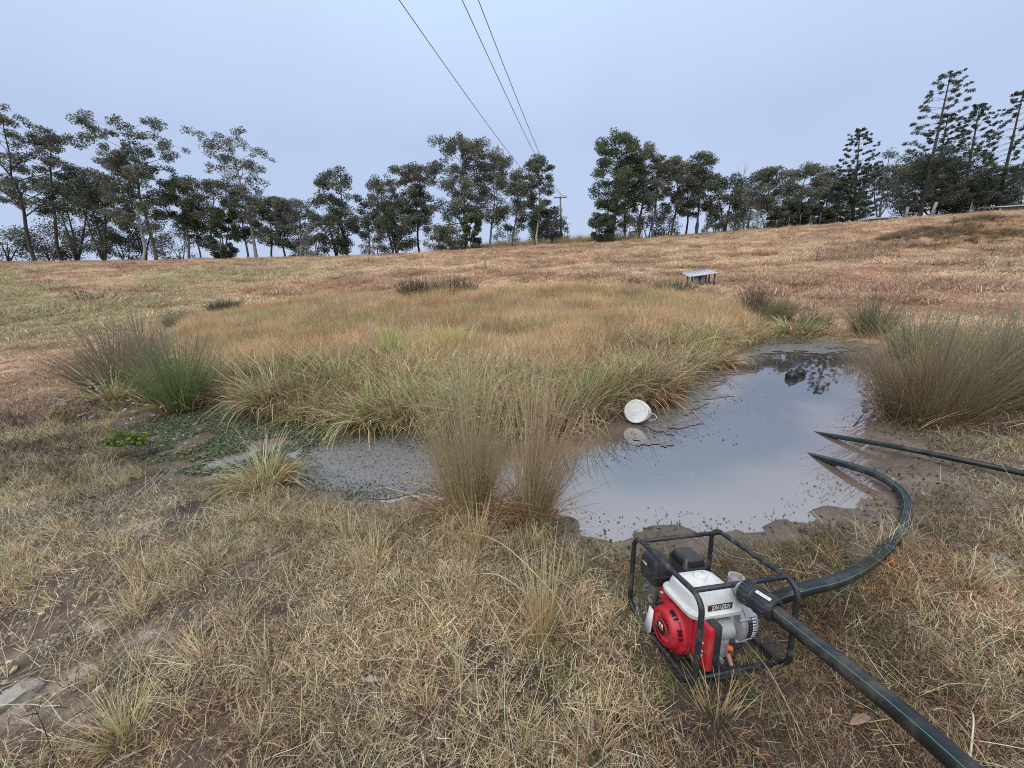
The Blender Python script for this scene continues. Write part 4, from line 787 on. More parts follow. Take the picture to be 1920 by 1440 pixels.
rush('dark purple brown rush tussock right of the tin shelter', 1412, 590, 62, .45, 500, [lin(84, 78, 60), lin(96, 84, 68)], [lin(110, 92, 84), lin(94, 78, 72)], 11, rad=.35)
rush('olive rush tussock next right of the purple brown one', 1452, 602, 56, .5, 450, JUN, JBRN, 12, rad=.35)
rush('small rush tussock between the olive one and the pond corner', 1525, 612, 44, .6, 400, JUN, JTIP, 13, rad=.35)
rush('left of two very dark rush tussocks at the back of the marsh', 783, 565, 50, .35, 700, [lin(66, 60, 48), lin(76, 72, 56)], [lin(92, 80, 66), lin(70, 64, 54)], 14, rad=.7, w=.006)
rush('right of two very dark rush tussocks at the back of the marsh', 858, 560, 44, .35, 700, [lin(72, 62, 50), lin(84, 72, 56)], [lin(98, 82, 68), lin(80, 70, 58)], 15, rad=.9, w=.006)
rush('small dark green rush tussock on the left marsh border', 420, 585, 28, .5, 400, [lin(70, 76, 54), lin(84, 88, 62)], [lin(104, 98, 76), lin(84, 84, 64)], 16, rad=.55, w=.006)
rush('grey green rush patch left of the small dark green tussock', 345, 610, 34, .6, 420, [lin(96, 100, 76), lin(110, 112, 86)], [lin(132, 126, 100)], 17, rad=.55, w=.006)
rush('dark rush tussock just left of the tin shelter', 1268, 548, 28, .5, 420, [lin(78, 80, 58), lin(90, 92, 68)], [lin(110, 104, 82)], 18, rad=.8, w=.006)
rush('brown rush tussock in front of the tin shelter', 1322, 562, 28, .5, 380, [lin(110, 92, 66), lin(96, 92, 66)], [lin(132, 112, 86)], 19, rad=.6, w=.006)
# broad leaved grass clumps
def sedge(label, px, py, hpx, n, c0p, c1p, seed, rad=.14, w=.0115, spread=.75, bend=(.3, 2.3), skirt=.5, dead=DEAD):
    n = int(n * .75); hpx = hpx * 1.3 if py > 640 and px < 1400 and hpx > 60 else hpx * 1.1
    return rush(label, px, py, hpx, spread, n, c0p, c1p, seed, 'grass_clump', 'grass', rad, bend, (0, 0), skirt * 1.8 if skirt else 0, 'broad leaved grass clumps', w, dead=dead)
YG = [lin(136, 138, 82), lin(160, 156, 104), lin(116, 122, 70)]; YT = [lin(176, 172, 118), lin(150, 152, 92), lin(196, 182, 138)]
sedge('isolated grass clump with brown skirt on the near shore left of the puddle', 502, 912, 105, 260, YG, YT, 21, rad=.13, w=.008, skirt=1.4, dead=[lin(186, 156, 114), lin(150, 110, 76), lin(120, 84, 60)])
sedge('tall green grass clump on the marsh edge above the white bucket', 1095, 775, 120, 220, [lin(92, 132, 50), lin(118, 150, 62)], [lin(150, 170, 84), lin(120, 146, 66)], 22, rad=.16)
sedge('green grass clump left of the tall one above the bucket', 965, 795, 115, 220, [lin(100, 134, 52), lin(128, 152, 68)], [lin(152, 166, 88), lin(176, 176, 112)], 23, rad=.18)
sedge('grass clump with arching pale blades behind the left tall rush', 880, 790, 125, 220, [lin(106, 136, 56), lin(140, 154, 76)], YT, 24, rad=.18)
sedge('grey green grass clump at the centre of the marsh front', 690, 795, 110, 220, [lin(104, 134, 60), lin(126, 146, 76)], YT, 25, rad=.18)
sedge('drooping pale grass clump right of the bright green rush', 520, 765, 110, 240, [lin(128, 130, 84), lin(150, 146, 100)], [lin(190, 182, 142), lin(160, 156, 112)], 26, rad=.26)
sedge('arching grass clump at the foot of the brown grey rush', 215, 752, 78, 160, YG, YT, 27, rad=.16)
sedge('small green grass clump on the marsh edge near the weed mat', 570, 790, 62, 120, [lin(92, 120, 60), lin(120, 138, 76)], YT, 28, rad=.10, skirt=.2)
sedge('reddish brown hanging grass clump left of the white bucket', 1040, 800, 95, 260, [lin(150, 116, 82), lin(126, 92, 66)], BRN[:3], 29, rad=.2, bend=(1.0, 2.3))
sedge('straw coloured hanging grass clump right above the white bucket', 1210, 752, 92, 300, [lin(160, 140, 98), lin(132, 112, 76)], BRN[:2], 30, rad=.24, bend=(.9, 2.1))
sedge('straw grass mound on the marsh corner nearest the far water', 1330, 682, 58, 300, [lin(164, 142, 102), lin(140, 118, 84)], BRN[:2], 31, rad=.36, bend=(.8, 2.0))
sedge('bright lime weed clump standing inside the marsh', 740, 690, 78, 140, [lin(128, 152, 60), lin(146, 168, 76)], [lin(156, 176, 88)], 32, rad=.14, spread=.4, bend=(.1, .7), skirt=0)
sedge('spreading lime weed patch in the middle of the marsh', 850, 672, 70, 240, [lin(132, 150, 66), lin(150, 164, 84)], [lin(164, 172, 96)], 33, rad=.5, spread=.6, bend=(.2, .9), skirt=0)
sedge('green grass clump on the far pond shore beside the small rush', 1490, 622, 44, 260, [lin(110, 122, 72), lin(132, 140, 86)], YT, 34, rad=.5)
sedge('bright bladed clump in front of the large brown rush mass', 1725, 715, 62, 90, [lin(120, 142, 60), lin(150, 164, 84)], YT, 35, rad=.18, bend=(.4, 1.6), skirt=0)
sedge('fresh green grass clump at the marsh front below the lime weed', 765, 775, 105, 220, [lin(96, 134, 52), lin(122, 150, 66)], [lin(150, 166, 86), lin(172, 174, 108)], 36, rad=.16)
sedge('green grass clump on the marsh side right above the far bucket shore', 1165, 735, 92, 200, [lin(98, 132, 54), lin(124, 146, 68)], [lin(152, 164, 88), lin(170, 166, 110)], 37, rad=.16)
sedge('fresh green clump inside the marsh left of the lime weed', 640, 740, 100, 200, [lin(108, 136, 62), lin(132, 150, 78)], YT, 38, rad=.2)
# dry tufts in the foreground
STR = [lin(206, 178, 126), lin(186, 150, 98), lin(160, 120, 78)]; STT = [lin(222, 200, 154), lin(198, 168, 122)]
def dryt(label, px, py, hpx, n, seed, rad=.05, spread=.5, bend=(0, .7), c0=STR, c1=STT, skirt=.5, w=.003):
    return rush(label, px, py, hpx, spread, n, c0, c1, seed, 'dry_grass_tuft', 'grass', rad, bend, (0, 0), skirt, 'dry grass tufts in the foreground', w)
dryt('tall upright dry grass tuft left of the pump', 1018, 1195, 235, 130, 41, .06, .22, (0, .35), [lin(150, 148, 84), lin(190, 150, 100), lin(168, 124, 80)], w=.0032)
dryt('dry grass tuft in front of the pair of tall rushes', 895, 1035, 130, 120, 42, .06, .5)
dryt('bleached dry tuft near the left edge', 128, 1010, 80, 90, 43, .06, .8)
dryt('pale green tuft at the bottom left with thick seed stalks', 235, 1395, 170, 110, 44, .05, .8, (.0, .6), [lin(150, 150, 88), lin(184, 170, 112)], [lin(206, 190, 140)])
dryt('small bleached tuft in the left foreground', 512, 1275, 75, 50, 45, .025, .9)
dryt('dry tuft with bent stalks on the left slope', 268, 1150, 85, 80, 46, .05, .7, c0=[lin(140, 112, 80), lin(160, 128, 90)])
dryt('loose dry tuft near the lower middle', 800, 1345, 90, 60, 47, .04, .6)
dryt('dry tuft at the bottom right of the middle', 1110, 1420, 130, 80, 48, .06, .7, c0=[lin(150, 116, 78), lin(168, 134, 92)])
dryt('rusty orange tuft outside the bend of the suction hose', 1690, 1082, 42, 260, 49, .09, .9, (.3, 1.2), [lin(170, 112, 62), lin(150, 96, 54)], [lin(184, 130, 80)], .2)
dryt('bleached tuft in the middle left above the puddle shore path', 655, 1010, 75, 90, 50, .06, .7)
dryt('straw tuft left of the tall upright dry grass', 690, 1070, 95, 100, 51, .08, .6)
dryt('straw tuft in the grass below the isolated clump', 600, 985, 60, 80, 52, .07, .8)
dryt('dry grass tuft beside the front corner of the pump frame', 1345, 1345, 120, 70, 53, .06, .6, c0=[lin(178, 150, 104), lin(150, 120, 84)])
# flowering weeds
def flower(label, px, py, hpx, n, seed, rad=.14, leafy=.0):
    r = np.random.default_rng(seed); b = gp(px, py); dep = ((b - CAM) @ R)[2]; L = hpx * dep / F; e_ = empty('flowering_weed', tuple(b)); tag(e_, label, 'weed', 'mauve flowering weeds')
    pr = disc(r, n, rad); root = np.stack([pr[:, 0], pr[:, 1], np.zeros(n)], 1); az = r.uniform(0, 6.28, n); ln = L * r.uniform(.6, 1.05, n); ti = r.uniform(.05, .5, n); bd = r.uniform(-.2, .5, n)
    c_ = pick(r, [lin(120, 112, 72), lin(140, 110, 80)], n); link('stems', blade_mesh('stems', [blades(root, az, ln, np.full(n, .004), ti, bd, 4, c_, c_, r)]), M_BLADE, e_)
    cr = Crown(seed); fl = Crown(seed + 1)
    for i in range(n):
        p = root[i].copy()
        for s in range(4): th = ti[i] + bd[i] * (s + .5) / 4; p = p + np.array([math.sin(th) * math.cos(az[i]), math.sin(th) * math.sin(az[i]), math.cos(th)]) * ln[i] / 4
        fl.clump(p, .022, 10, .022, lin(212, 208, 226), .35, .9, 0); cr.clump(root[i] * .6 + p * .4, .05, 5 + int(16 * leafy), .04, lin(120, 136, 72) if leafy else lin(118, 112, 68), 1, .6)
    cr.leaves(parent=e_, name='leaves'); f_ = fl.leaves(parent=e_, name='flowers')
    return e_
flower('weed with mauve flowers among dry grass at far left of the puddle', 135, 795, 66, 24, 61, .22)
flower('weed with mauve flowers behind the leafy green weed', 222, 775, 68, 22, 62, .2)
flower('leafy bright green weed with mauve flowers beside the weed mat', 245, 862, 112, 26, 63, .13, 1.6)
flower('small mauve flowering weed at the near edge of the weed mat', 352, 868, 66, 12, 64, .10)
# grey leafed weed and dead stalks on the slope
r = np.random.default_rng(3); b = gp(165, 572); cr = Crown(77)
for i in range(14):
    q = np.array([r.normal(0, .35), r.normal(0, .3), 0]); tp = q * 1.6 + [0, 0, r.uniform(.4, 1.0)]; cr.tr.tube(np.array([q, (q + tp) / 2 + [0, 0, .1], tp]), np.array([.01, .008, .004]), 4, False)
    for s in (.4, .6, .8, 1.0): cr.clump(q + (tp - q) * s, .09, 7, .09, np.array([.16, .18, .15]), 1, .4)
e_ = empty('grey_weed', tuple(b)); tag(e_, 'grey leaved straggly weed on the left slope', 'weed'); cr.tr.build('stems', M_BARK['dark'], e_); cr.leaves(parent=e_, name='leaves')
def stalk(label, px, py, hpx, seed, cat='weed'):
    r = np.random.default_rng(seed); b = gp(px, py); dep = ((b - CAM) @ R)[2]; L = hpx * dep / F; mb = MB(); t = np.array([r.normal(0, .08) * L, 0, L]); rr_ = .0035 * dep / 4 if dep > 12 else .006 * dep / 4
    mb.tube(np.array([[0, 0, -.02], t * .5 + [.02 * L, 0, 0], t]), np.array([1, .8, .5]) * rr_, 5)
    for i in range(7):
        p = t * r.uniform(.35, 1); q = p + np.array([r.normal(0, .22), r.normal(0, .22), r.uniform(.05, .25)]) * L; mb.tube(np.array([p, (p + q) / 2 + [0, 0, .02 * L], q]), np.array([.6, .5, .25]) * rr_, 4)
    o = mb.build('dead_weed_stalk', M_BARK['dark'], None); o.location = b; tag(o, label, cat, 'dead weed stalks')
stalk('dead weed stalk on the slope right of the tin shelter', 1530, 492, 24, 1); stalk('dark dead weed stalk near the right edge of the slope', 1886, 512, 20, 2)
stalk('dead weed stalk below the earth bank at right', 1857, 482, 16, 3); stalk('thin dead stake on the slope left of the shelter', 1026, 540, 20, 4)
stalk('short dead twig standing in the left foreground', 345, 1345, 78, 5); stalk('branching dead twig at the bottom left', 105, 1425, 110, 6); stalk('reddish dead weed on the crest right of the tall pine', 1785, 428, 20, 7)
stalk('dead weed stalk on the slope above the dark rushes', 912, 505, 16, 8)

# ================================================================== stones, leaves, clods
def stone(label, px, py, wpx, col, seed, flat=.55, cat='stone', name='stone', asp=1.0, group='stones in the foreground', sink=.25):
    r = np.random.default_rng(seed); b = gp(px, py); dep = ((b - CAM) @ R)[2]; s = wpx * dep / F * .5
    bm = bmesh.new(); bmesh.ops.create_icosphere(bm, subdivisions=3, radius=1)
    n_ = [(r.normal(0, 1, 3), r.uniform(.42, .82)) for _ in range(16)]; n_ = [(a / np.linalg.norm(a), t) for a, t in n_]
    for v in bm.verts:
        c_ = np.array(v.co)
        for a, t in n_:
            e2 = c_ @ a - t
            if e2 > 0: c_ = c_ - a * e2
        c_ = c_ * (1 + .22 * (vnoise(np.array([c_[0] * 3 + seed]), np.array([c_[1] * 3 + c_[2] * 2]), seed)[0] - .5)); v.co = Vector((c_[0] * s, c_[1] * s * asp, c_[2] * s * flat))
    o = bm_obj(name, bm, mat('stone_%d' % seed, col, .85, noise=.25, nscale=25, bump=.5, dirt=(.12, .09, .07), dirt_scale=14, dirt_amt=.6), None, 16)
    o.location = (b[0], b[1], b[2] + s * flat * (1 - 2 * sink) * .6); o.rotation_euler = (0, 0, r.uniform(0, 6.28)); return tag(o, label, cat, group)
stone('large pale flat rock at the bottom left edge', 12, 1318, 100, (.36, .32, .28), 1, .5, sink=.6)
stone('orange tan stone above the large pale rock', 30, 1268, 34, (.55, .38, .22), 2, .45, asp=.5)
stone('white stone chip in the left foreground', 190, 1302, 22, (.62, .58, .52), 3, .5, asp=.6)
stone('grey rock in the grass at the right edge', 1882, 1056, 46, (.30, .29, .29), 4, .5, sink=.5)
stone('small white stone left of the orange tan stone', 22, 1252, 14, (.7, .68, .64), 5)
stone('pale stone on the bare patch in the left slope', 228, 975, 14, (.66, .63, .6), 6)
stone('small orange stone on the bare earth at left', 232, 1205, 12, (.52, .34, .2), 7); stone('bleached stone on the bare earth at left', 80, 1160, 14, (.62, .57, .5), 8)
stone('flat pale stone on the right side of the mud', 1672, 905, 26, (.40, .32, .26), 9, .3, asp=.6); stone('dark mud clod at the near pond edge', 1505, 1000, 20, (.07, .055, .045), 10, .5, cat='clod', name='mud_clod', group='mud clods')
stone('dark mud clod right of the other near pond edge clod', 1543, 1004, 16, (.075, .06, .05), 11, .5, cat='clod', name='mud_clod', group='mud clods')
stone('pinkish flat stone beside the black hose on the mud', 1735, 930, 24, (.42, .33, .28), 12, .3, asp=.7)
stone('pale stone in the grass right of the discharge pipe', 1745, 1172, 14, (.55, .5, .48), 13)
# dry gum leaves
def dleaf(label, px, py, wpx, col, seed, lift=.03):
    r = np.random.default_rng(seed); b = gp(px, py); dep = ((b - CAM) @ R)[2]; L = wpx * dep / F; n = 8; V = []; 
    for i in range(n + 1):
        t = i / n; wv = math.sin(PI * t) ** .8 * L * .16; z = .12 * L * math.sin(PI * t) + r.normal(0, .004)
        V += [[(t - .5) * L, -wv, z + .15 * wv], [(t - .5) * L, 0, z - .1 * wv], [(t - .5) * L, wv, z + .25 * wv]]
    Q = [[3 * i + j, 3 * i + 3 + j, 3 * i + 4 + j, 3 * i + 1 + j] for i in range(n) for j in range(2)]
    o = MB().add(np.array(V), Q).build('dry_leaf', mat('dry_leaf_%d' % seed, col, .7, noise=.25, nscale=40), None, True); sm_ = o.modifiers.new('thick', 'SOLIDIFY'); sm_.thickness = .0015
    o.location = (b[0], b[1], b[2] + lift); o.rotation_euler = (r.normal(0, .2), r.normal(0, .2), r.uniform(0, 6.28)); tag(o, label, 'leaf', 'dry fallen leaves')
dleaf('large curled brown leaf below the discharge pipe', 1610, 1365, 52, (.30, .19, .14), 1); dleaf('reddish dry leaf in the left foreground', 408, 1230, 42, (.26, .11, .07), 2)
dleaf('tan dry leaf in the grass left of the tall upright tuft', 628, 1210, 34, (.42, .28, .18), 3); dleaf('orange dry leaf below the pair of tall rushes', 945, 1010, 30, (.46, .26, .16), 4)
dleaf('pale dry leaf right of the curled brown leaf', 1760, 1150, 28, (.42, .32, .26), 5); dleaf('grey dry leaf near the lower middle', 695, 1290, 34, (.33, .29, .27), 6)
dleaf('bleached leaf near the left slope', 425, 1048, 26, (.5, .42, .33), 7)
# lone bleached stalks
def straw(label, p0, p1, bow, rad, seed):
    a_, b_ = gp(*p0), gp(*p1); a_[2] += .02; b_[2] += .05; m_ = (a_ + b_) / 2 + np.array([0, 0, bow]); P = smoothpath([a_, m_, b_], 14)
    tag(MB().tube(P, rad * np.linspace(1, .35, 14), 5).build('bleached_stalk', mat('bleached_straw', (.62, .53, .36), .6, noise=.15, nscale=8), None, True), label, 'stalk', 'bleached grass stalks')
straw('bleached stalk bent across the middle foreground', (1060, 1150), (855, 1010), .14, .0035, 1); straw('bleached stalk reaching left from the tall upright tuft', (1000, 1130), (875, 1098), .08, .003, 2)
straw('long bleached stalk in front of the pump', (1390, 1205), (1500, 1400), .05, .0026, 3); straw('thin bleached stalk crossing the pump recoil side', (1330, 1305), (1228, 1180), .06, .002, 4)
straw('bleached stalk lying in the middle left grass', (835, 1195), (752, 1100), .05, .003, 5); straw('bleached stalk near the bottom right edge of the picture', (1815, 1440), (1800, 1350), .1, .004, 6)
straw('yellow stalk lying at the bottom left', (78, 1340), (165, 1296), .02, .003, 7)
# ================================================================== water pump
def rotm(yaw, a, b):
    return Matrix.Rotation(yaw, 3, 'Z') @ Matrix.Rotation(a, 3, 'X') @ Matrix.Rotation(b, 3, 'Y')
PR = rotm(.228, -.113, .107); PO = Vector((.714, 1.265, .011))
pump = empty('water_pump'); pump.matrix_world = Matrix.Translation(PO) @ PR.to_4x4()
tag(pump, 'petrol water pump with red and white engine in a black tube frame', 'water pump')
PW, PL, PH = .499, .531, .42
K = dict(
    frame=mat('black_frame_paint', (.022, .025, .032), .45, noise=.3, nscale=40, dirt=(.17, .145, .12), dirt_scale=14, dirt_amt=.8),
    red=mat('red_shroud_paint', (.50, .018, .035), .42, noise=.1, nscale=30, dirt=(.28, .15, .12), dirt_scale=13, dirt_amt=.55),
    white=mat('white_tank_paint', (.74, .76, .75), .38, noise=.04, nscale=20, dirt=(.40, .35, .28), dirt_scale=16, dirt_amt=.5),
    alu=mat('cast_aluminium', (.46, .47, .48), .45, .35, noise=.15, nscale=60, bump=.15, dirt=(.2, .17, .14), dirt_scale=14, dirt_amt=.4),
    dalu=mat('grimy_aluminium', (.20, .20, .20), .55, .5, noise=.3, nscale=50, bump=.3, dirt=(.09, .07, .06), dirt_scale=12, dirt_amt=.7),
    blk=mat('black_plastic', (.028, .03, .036), .42, noise=.2, nscale=40, dirt=(.13, .11, .095), dirt_scale=10, dirt_amt=.4),
    muf=mat('muffler_steel', (.085, .082, .09), .5, .4, noise=.25, nscale=30, dirt=(.13, .075, .06), dirt_scale=9, dirt_amt=.7),
    dark=mat('dark_void', (.008, .008, .009), .8), wht=mat('label_white', (.78, .79, .82), .5), lblk=mat('label_black', (.012, .014, .02), .45),
    org=mat('orange_plastic', (.75, .14, .03), .4), pink=mat('pink_cap', (.45, .22, .2), .5), bolt=mat('zinc_bolt', (.55, .56, .58), .35, .8), yel=mat('label_yellow', (.62, .56, .30), .5),
    flap=mat('white_flap_plastic', (.68, .66, .70), .5, noise=.05, nscale=10))
def hoop(x, name):
    rc = .065; P = []
    for cy, cz, a0 in ((rc, rc, PI), (PL - rc, rc, 1.5 * PI), (PL - rc, PH - rc, 0), (rc, PH - rc, .5 * PI)):
        for i in range(9): a = a0 + i / 8 * PI / 2; P.append([x, cy + rc * math.cos(a), cz + rc * math.sin(a)])
    P.append(P[0]); P = np.array(P); Q = [P[0]]
    for i in range(1, len(P)):
        d = np.linalg.norm(P[i] - P[i - 1]); k = max(1, int(d / .05))
        for j in range(1, k + 1): Q.append(P[i - 1] + (P[i] - P[i - 1]) * j / k)
    return MB().tube(np.array(Q), .0125, 12, False).build(name, K['frame'], pump, True)
hoop(0, 'roll_bar'); hoop(PW, 'roll_bar')
for yy, zz, nm in ((.062, PH, 'crossbar'), (PL - .062, PH, 'crossbar'), (.045, .0, 'crossbar'), (PL - .06, .0, 'crossbar')):
    MB().tube([[.004, yy, zz], [PW * .5, yy, zz], [PW - .004, yy, zz]], .0115, 12).build(nm, K['frame'], pump, True)
rbox('base_plate', (.20, .075, .003), (.15, .12, .006), K['frame'], pump, .003); 
for yy in (.17, .37): rbox('mounting_rail', (.2, yy, .006), (.36, .05, .008), K['frame'], pump, .002)
rbox('side_rail', (.035, .42, .012), (.045, .22, .006), K['frame'], pump, .002)
for (xx, yy, zz) in ((.035, .44, .016), (.05, .05, .014), (.2, .1, .008)): lathe('bolt', [(0, .008), (.006, .008), (.008, .005), (.009, 0)], (xx, yy, zz), (0, 0, 1), K['bolt'], pump, 6)
# rubber foot blocks under the frame, resting on the soil
for xx in (0.0, PW):
    for yy in (.09, PL - .09): rbox('rubber_foot', (xx, yy, -.018), (.03, .05, .022), K['blk'], pump, .004)
# engine
rbox('crankcase', (.155, .23, .105), (.17, .23, .19), K['dalu'], pump, .02)
for i in range(7): rbox('cooling_fin', (.16 + .0, .345 + .0, .07 + i * .019), (.15, .10, .006), K['dalu'], pump, .001)
rbox('cylinder_head_cover', (.16, .415, .14), (.10, .05, .09), K['dalu'], pump, .012)
# red fan shroud: a rounded scroll outline given thickness
bm = bmesh.new(); pts = []
cy, cz, rr_ = .232, .118, .128
for i in range(40):
    a = -2.5 + i / 39 * 3.6; pts.append((cy + rr_ * math.cos(a), cz + rr_ * math.sin(a)))
pts = [(cy + rr_ * math.cos(a), cz + rr_ * math.sin(a)) for a in np.linspace(-PI * .98, .15, 26)] + [(.362, .19), (.352, .236), (.325, .252), (.14, .252), (.108, .236), (.102, .17)]
f1 = bm.faces.new([bm.verts.new((.05, y, z)) for y, z in pts]); ex = bmesh.ops.extrude_face_region(bm, geom=[f1]); bmesh.ops.translate(bm, verts=[v for v in ex['geom'] if isinstance(v, bmesh.types.BMVert)], vec=(.07, 0, 0))
bmesh.ops.recalc_face_normals(bm, faces=bm.faces); ed = [e for e in bm.edges if all(abs(v.co.x - .05) < 1e-5 for v in e.verts)]
bmesh.ops.bevel(bm, geom=ed, offset=.014, segments=3, affect='EDGES', profile=.5); sh = bm_obj('fan_shroud', bm, K['red'], pump, 35)
cy, cz = .232, .110
rec = lathe('recoil_cover', [(.118, .0), (.117, -.012), (.110, -.020), (.098, -.024), (.088, -.050), (.083, -.056), (.076, -.058), (.0745, -.0545), (.0, -.0545)], (.05, cy, cz), (1, 0, 0), K['red'], pump, 48, 30)
# grille: dark well behind, red spokes and rings in front
lathe('grille_well', [(.0738, 0), (0, 0)], (-.0052, cy, cz), (1, 0, 0), K['dark'], rec, 40)
b2 = MB()
for i in range(34):
    a = i / 34 * 2 * PI; ca, sa = math.cos(a), math.sin(a); rt = np.array([[1, 0, 0], [0, ca, -sa], [0, sa, ca]]); b2.box(np.array([-.0075, cy, cz]) + rt @ np.array([0, .055, 0]), (.006, .040, .0034), rt)
g = b2.build('grille_spokes', K['red'], rec); g['kind'] = 'stuff'
lathe('grille_ring', [(.0765, -.005), (.0765, .001), (.070, .001), (.070, -.005), (.0765, -.005)], (-.0065, cy, cz), (1, 0, 0), K['red'], rec, 40)
lathe('hub', [(.040, 0), (.040, -.007), (.037, -.009), (0, -.009)], (-.003, cy, cz), (1, 0, 0), K['red'], rec, 32)
lathe('emblem', [(.033, 0), (.033, -.001), (0, -.001)], (-.0122, cy, cz), (1, 0, 0), K['lblk'], rec, 28)
RX = Matrix(((0, 0, -1), (-1, 0, 0), (0, 1, 0)))         # text plane facing -x: text x -> -y, text y -> z
for (dy, dz, w_, h_, m_) in ((.012, .010, .012, .020, 'wht'), (-.006, .010, .014, .020, 'wht'), (.003, -.004, .040, .005, 'org'), (.006, -.010, .010, .005, 'red'), (-.008, -.010, .010, .005, 'red')):
    MB().box((-.0138, cy + dy, cz + dz), (.0008, w_, h_)).build('emblem_mark', K[m_], rec)
for a0, n_ in ((.55, 6), (1.9, 4), (-.45, 6), (2.75, 4)):
    for i in range(n_):
        a = a0 + (i % 3) * .10 - .1; rd = .094 + (i // 3) * .0; an = a + (i // 3) * .38; MB().box((.0205, cy + rd * math.cos(an), cz + rd * math.sin(an)), (.018, .022, .0055), np.array([[1, 0, 0], [0, math.cos(an), -math.sin(an)], [0, math.sin(an), math.cos(an)]])).build('vent_slot', K['dark'], rec)
for an in (.2, 2.3, 4.4): lathe('screw', [(0, -.006), (.005, -.006), (.006, 0)], (.028, cy + .112 * math.cos(an), cz + .112 * math.sin(an)), (1, 0, 0), K['bolt'], rec, 8)
MB().box((.049, .335, .212), (.0015, .03, .010), np.array(Matrix.Rotation(-.5, 3, 'X'))).build('shroud_label', K['wht'], pump)
# switch box at the front
rbox('red_side_plate', (.062, .045, .175), (.030, .10, .20), K['red'], pump, .008); rbox('switch_box', (.104, .05, .178), (.045, .085, .19), K['blk'], pump, .009)
for zz in (.13, .15, .19): MB().box((.0465, .03, zz), (.001, .012, .008)).build('switch_mark', K['wht'], pump)
lathe('governor_cover', [(0, .105), (.034, .105), (.042, .098), (.042, .02), (.048, .016), (.048, 0), (0, 0)], (.122, .075, .198), (1, 0, 0), K['alu'], pump, 28)
rbox('side_cover', (.18, .10, .11), (.10, .07, .12), K['alu'], pump, .015); lathe('oil_filler_cap', [(0, .022), (.010, .022), (.012, .018), (.012, .004), (.009, 0)], (.205, .055, .118), (.5, -1, .3), K['org'], pump, 12)
lathe('drain_plug', [(0, .05), (.009, .05), (.010, 0)], (.205, .05, .095), (0.2, -.4, -1), K['pink'], pump, 10); lathe('oil_drain_bolt', [(0, .02), (.011, .02), (.012, 0)], (.168, .055, .07), (0, -1, 0), K['bolt'], pump, 8)
# fuel tank
def slabloft(name, rings, m, parent, rc=.03):
    """stack of rounded rectangles (cx, cy, z, wx, wy, rc)"""
    V = []; n = 32
    for cx, cy_, z, wx, wy, rc_ in rings:
        ring = []
        for qx, qy, a0 in ((1, 1, 0), (-1, 1, PI / 2), (-1, -1, PI), (1, -1, 1.5 * PI)):
            for i in range(8): a = a0 + i / 7 * PI / 2; ring.append([cx + qx * (wx / 2 - rc_) + rc_ * math.cos(a), cy_ + qy * (wy / 2 - rc_) + rc_ * math.sin(a), z])
        V += ring
    k = len(rings); Q = [[i * n + j, i * n + (j + 1) % n, (i + 1) * n + (j + 1) % n, (i + 1) * n + j] for i in range(k - 1) for j in range(n)]
    V += [[rings[0][0], rings[0][1], rings[0][2]], [rings[-1][0], rings[-1][1], rings[-1][2]]]; c0, c1 = k * n, k * n + 1
    T = [[c0, (j + 1) % n, j] for j in range(n)] + [[c1, (k - 1) * n + j, (k - 1) * n + (j + 1) % n] for j in range(n)]
    return shade(MB().add(np.array(V), Q, T).build(name, m, parent), 40)
tx, ty = .155, .185
tank = slabloft('fuel_tank', [(tx, ty, .228, .19, .16, .03), (tx, ty, .252, .225, .195, .035), (tx, ty, .270, .238, .21, .04), (tx, ty, .268, .276, .250, .048), (tx, ty, .286, .282, .256, .050), (tx, ty, .291, .272, .246, .048), (tx, ty, .292, .244, .215, .042), (tx, ty, .325, .238, .209, .042), (tx, ty, .346, .226, .197, .045), (tx, ty, .356, .196, .168, .045), (tx, ty, .358, .12, .1, .03)], K['white'], pump)
cap = lathe('fuel_cap', [(0, .020), (.022, .020), (.028, .016), (.030, .010), (.031, 0)], (.165, .215, .357), (0, 0, 1), K['white'], tank, 12)
b2 = MB(); b2.box((.165, .215, .3785), (.046, .010, .006), np.array(Matrix.Rotation(.5, 3, 'Z'))); b2.build('cap_grip', K['white'], cap)
fy = ty - .1075
MB().box((.165, fy - .0004, .306), (.128, .0016, .030)).build('tank_label', K['lblk'], tank)
RY = Matrix(((1, 0, 0), (0, 0, -1), (0, 1, 0)))
text_mesh('tank_lettering', 'JDN I JDDN', .030, K['wht'], tank, (.170, fy - .0016, .306), RY, .0004, .62)
MB().box((.078, .185, .3572), (.018, .06, .0012)).build('warning_label', K['yel'], tank)
for i in range(3): MB().box((.078, .167 + i * .018, .3584), (.010, .008, .0008), np.array(Matrix.Rotation(.78, 3, 'Z'))).build('warning_mark', K['lblk'], tank)
for yy in (.12, .25): rbox('tank_bracket', (.17, yy, .215), (.10, .03, .04), K['dalu'], pump, .004)
